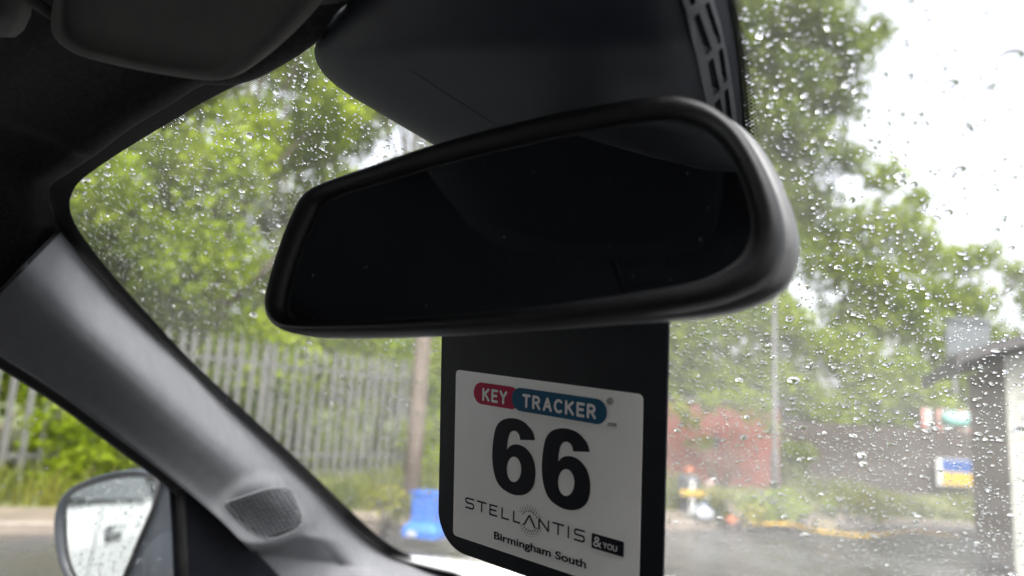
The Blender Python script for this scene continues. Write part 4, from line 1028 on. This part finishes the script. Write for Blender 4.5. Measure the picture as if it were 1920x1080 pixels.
TF = [(900, 300, 18, 1.2), (1000, 200, 18, 1.3), (1100, 120, 18, 1.3), (1000, 400, 18, 1.3), (1120, 350, 18, 1.3), (900, 500, 18, 1.2), (1050, 560, 18, 1.2), (1200, 250, 18, 1.3), (950, 680, 17, 1.0), (1080, 720, 17, 1.0), (1200, 60, 18, 1.2)]
tree(at(1040, 18, .1), 9, pxcl(TF, 1000), L3, 'dark tree between the wooden pole and the brick building', .18)
# shrubs and climbers
def shrub(base, cl, mt, label, size=.09, dens=2600):
    base = Vector(base); t = empty('shrub', base, label, 'shrub', None); cl = [(tuple(Vector(c)), r, int(dens * r * r)) for c, r in cl]
    m = MB()
    for c, r, _ in cl: m.tube([(0, 0, -.1), (Vector(c) - base) * .5 + Vector((0, 0, .1)), Vector(c) - base], [.02, .014, .006], 5)
    m.build('stem', M_bark, t, True); leaves('foliage', cl, mt, t, size, tuple(base))
shrub((-8.6, 4.6, .15), [(W(u, v, d), r) for u, v, d, r in ((110, 800, 8.5, .42), (150, 860, 8.5, .42), (200, 860, 8.7, .40), (105, 900, 8.3, .30), (235, 830, 8.8, .35), (180, 930, 8.4, .3), (60, 830, 8.7, .2), (160, 800, 8.6, .3))], L1, 'leafy green bush growing against the palisade fence beside the wing mirror', .10)
shrub((-9.5, 3.4, .15), [(W(u, v, d), r) for u, v, d, r in ((-60, 720, 8.9, .5), (20, 700, 8.9, .35), (70, 735, 9.0, .32), (110, 700, 9.1, .35), (-20, 640, 9, .5), (170, 790, 9.3, .35))], L1, 'overhanging branches drooping above the near fence pales', .10)
shrub((-10.4, 6.2, .15), [(W(u, v, d + 1.1), r) for u, v, d, r in ((420, 760, 10.9, .6), (500, 800, 11.2, .6), (560, 760, 11.6, .6), (620, 830, 11.9, .6), (680, 780, 12.4, .6), (600, 900, 11.7, .5), (720, 860, 12.6, .6), (460, 700, 11, .6), (650, 690, 12.2, .5))], L2, 'dense undergrowth pressing through the long run of fence pales', .10, 1900)
shrub((-9.6, 11, .15), [(W(u, v, d), r) for u, v, d, r in ((800, 700, 13.5, .8), (780, 820, 13, .5), (830, 870, 12.5, .5), (840, 780, 13.3, .7), (880, 900, 12.5, .5), (830, 640, 14, .9), (760, 660, 14, .8))], L1, 'bright undergrowth behind the wooden pole and blue bin', .10)
sb_ = ground(722, 985, .1)
shrub(sb_, [(sb_ + Vector((dx, dy, dz)), r) for dx, dy, dz, r in ((0, 0, .28, .17), (.12, .1, .24, .15), (-.12, -.1, .22, .15), (.05, .1, .12, .14))], L4, 'small yellow green weed clump beside the wooden pole', .06, 6000)
for k, (u, v, lab) in enumerate(((1450, 955, 'green weeds round the foot of the lamp post'), (1385, 958, 'straw green weed clump before the brick building'), (1600, 955, 'tall yellow green weed behind the yellow hose'), (1500, 958, 'low bright weeds between lamp post and timber fence'))):
    p = ground(u, v + 22, .12)
    shrub(p, [(p + Vector((random.uniform(-.35, .35), random.uniform(-.2, .2), random.uniform(.08, .32))), random.uniform(.12, .2)) for _ in range(6)], [L1, L4, L4, L1][k], lab, .07, 5000)
shrub(ground(1480, 925, .12), [(W(u, v, 15.0), r) for u, v, r in ((1480, 880, .35), (1500, 910, .3), (1470, 840, .3), (1510, 850, .3), (1465, 920, .25))], L3, 'dark green ivy mass where the brick building meets the timber fence', .09, 2600)
pcl = at(1350, 14.2, .12)
shrub(pcl, [(W(u, v, d), r) for u, v, d, r in ((1275, 765, 14.3, .28), (1300, 790, 14.3, .22), (1330, 755, 14.2, .3), (1385, 752, 14.1, .34), (1430, 762, 14.0, .3), (1320, 830, 14.3, .2), (1445, 800, 13.9, .22), (1290, 830, 14.3, .12), (1405, 785, 14.0, .16))], L2, 'loose climber trailing down the front of the red brick building', .11, 1700)
# grass and weeds on the verge, nobody could count the blades
gv, gf = [], []
for i in range(16000):
    t = random.random() * 58; k = int(t); p = KL[k].lerp(KL[k + 1], t - k); o_ = .95 + 3.2 * random.random() ** 1.5
    p = p + nrm(k) * o_; z0 = .105 + (o_ - .9) * .04; h = random.uniform(.06, .26) * (1 + .8 * math.sin(p.x * 1.7 + p.y * .9)); h = max(.04, h)
    a = random.uniform(0, 6.28); w2 = random.uniform(.006, .016); dx, dy = math.cos(a) * w2, math.sin(a) * w2; lx, ly = random.uniform(-.5, .5) * h, random.uniform(-.5, .5) * h; b_ = len(gv)
    gv += [(p.x - dx, p.y - dy, z0 - .02), (p.x + dx, p.y + dy, z0 - .02), (p.x + lx * .4 + dx * .7, p.y + ly * .4 + dy * .7, z0 + h * .6), (p.x + lx, p.y + ly, z0 + h), (p.x + lx * .4 - dx * .7, p.y + ly * .4 - dy * .7, z0 + h * .6)]
    gf.append((b_, b_ + 1, b_ + 2, b_ + 3, b_ + 4))
go = mobj('verge_grass', gv, gf, M_grass); tag(go, 'rough yellow green grass along the verge', 'grass', kind='stuff')
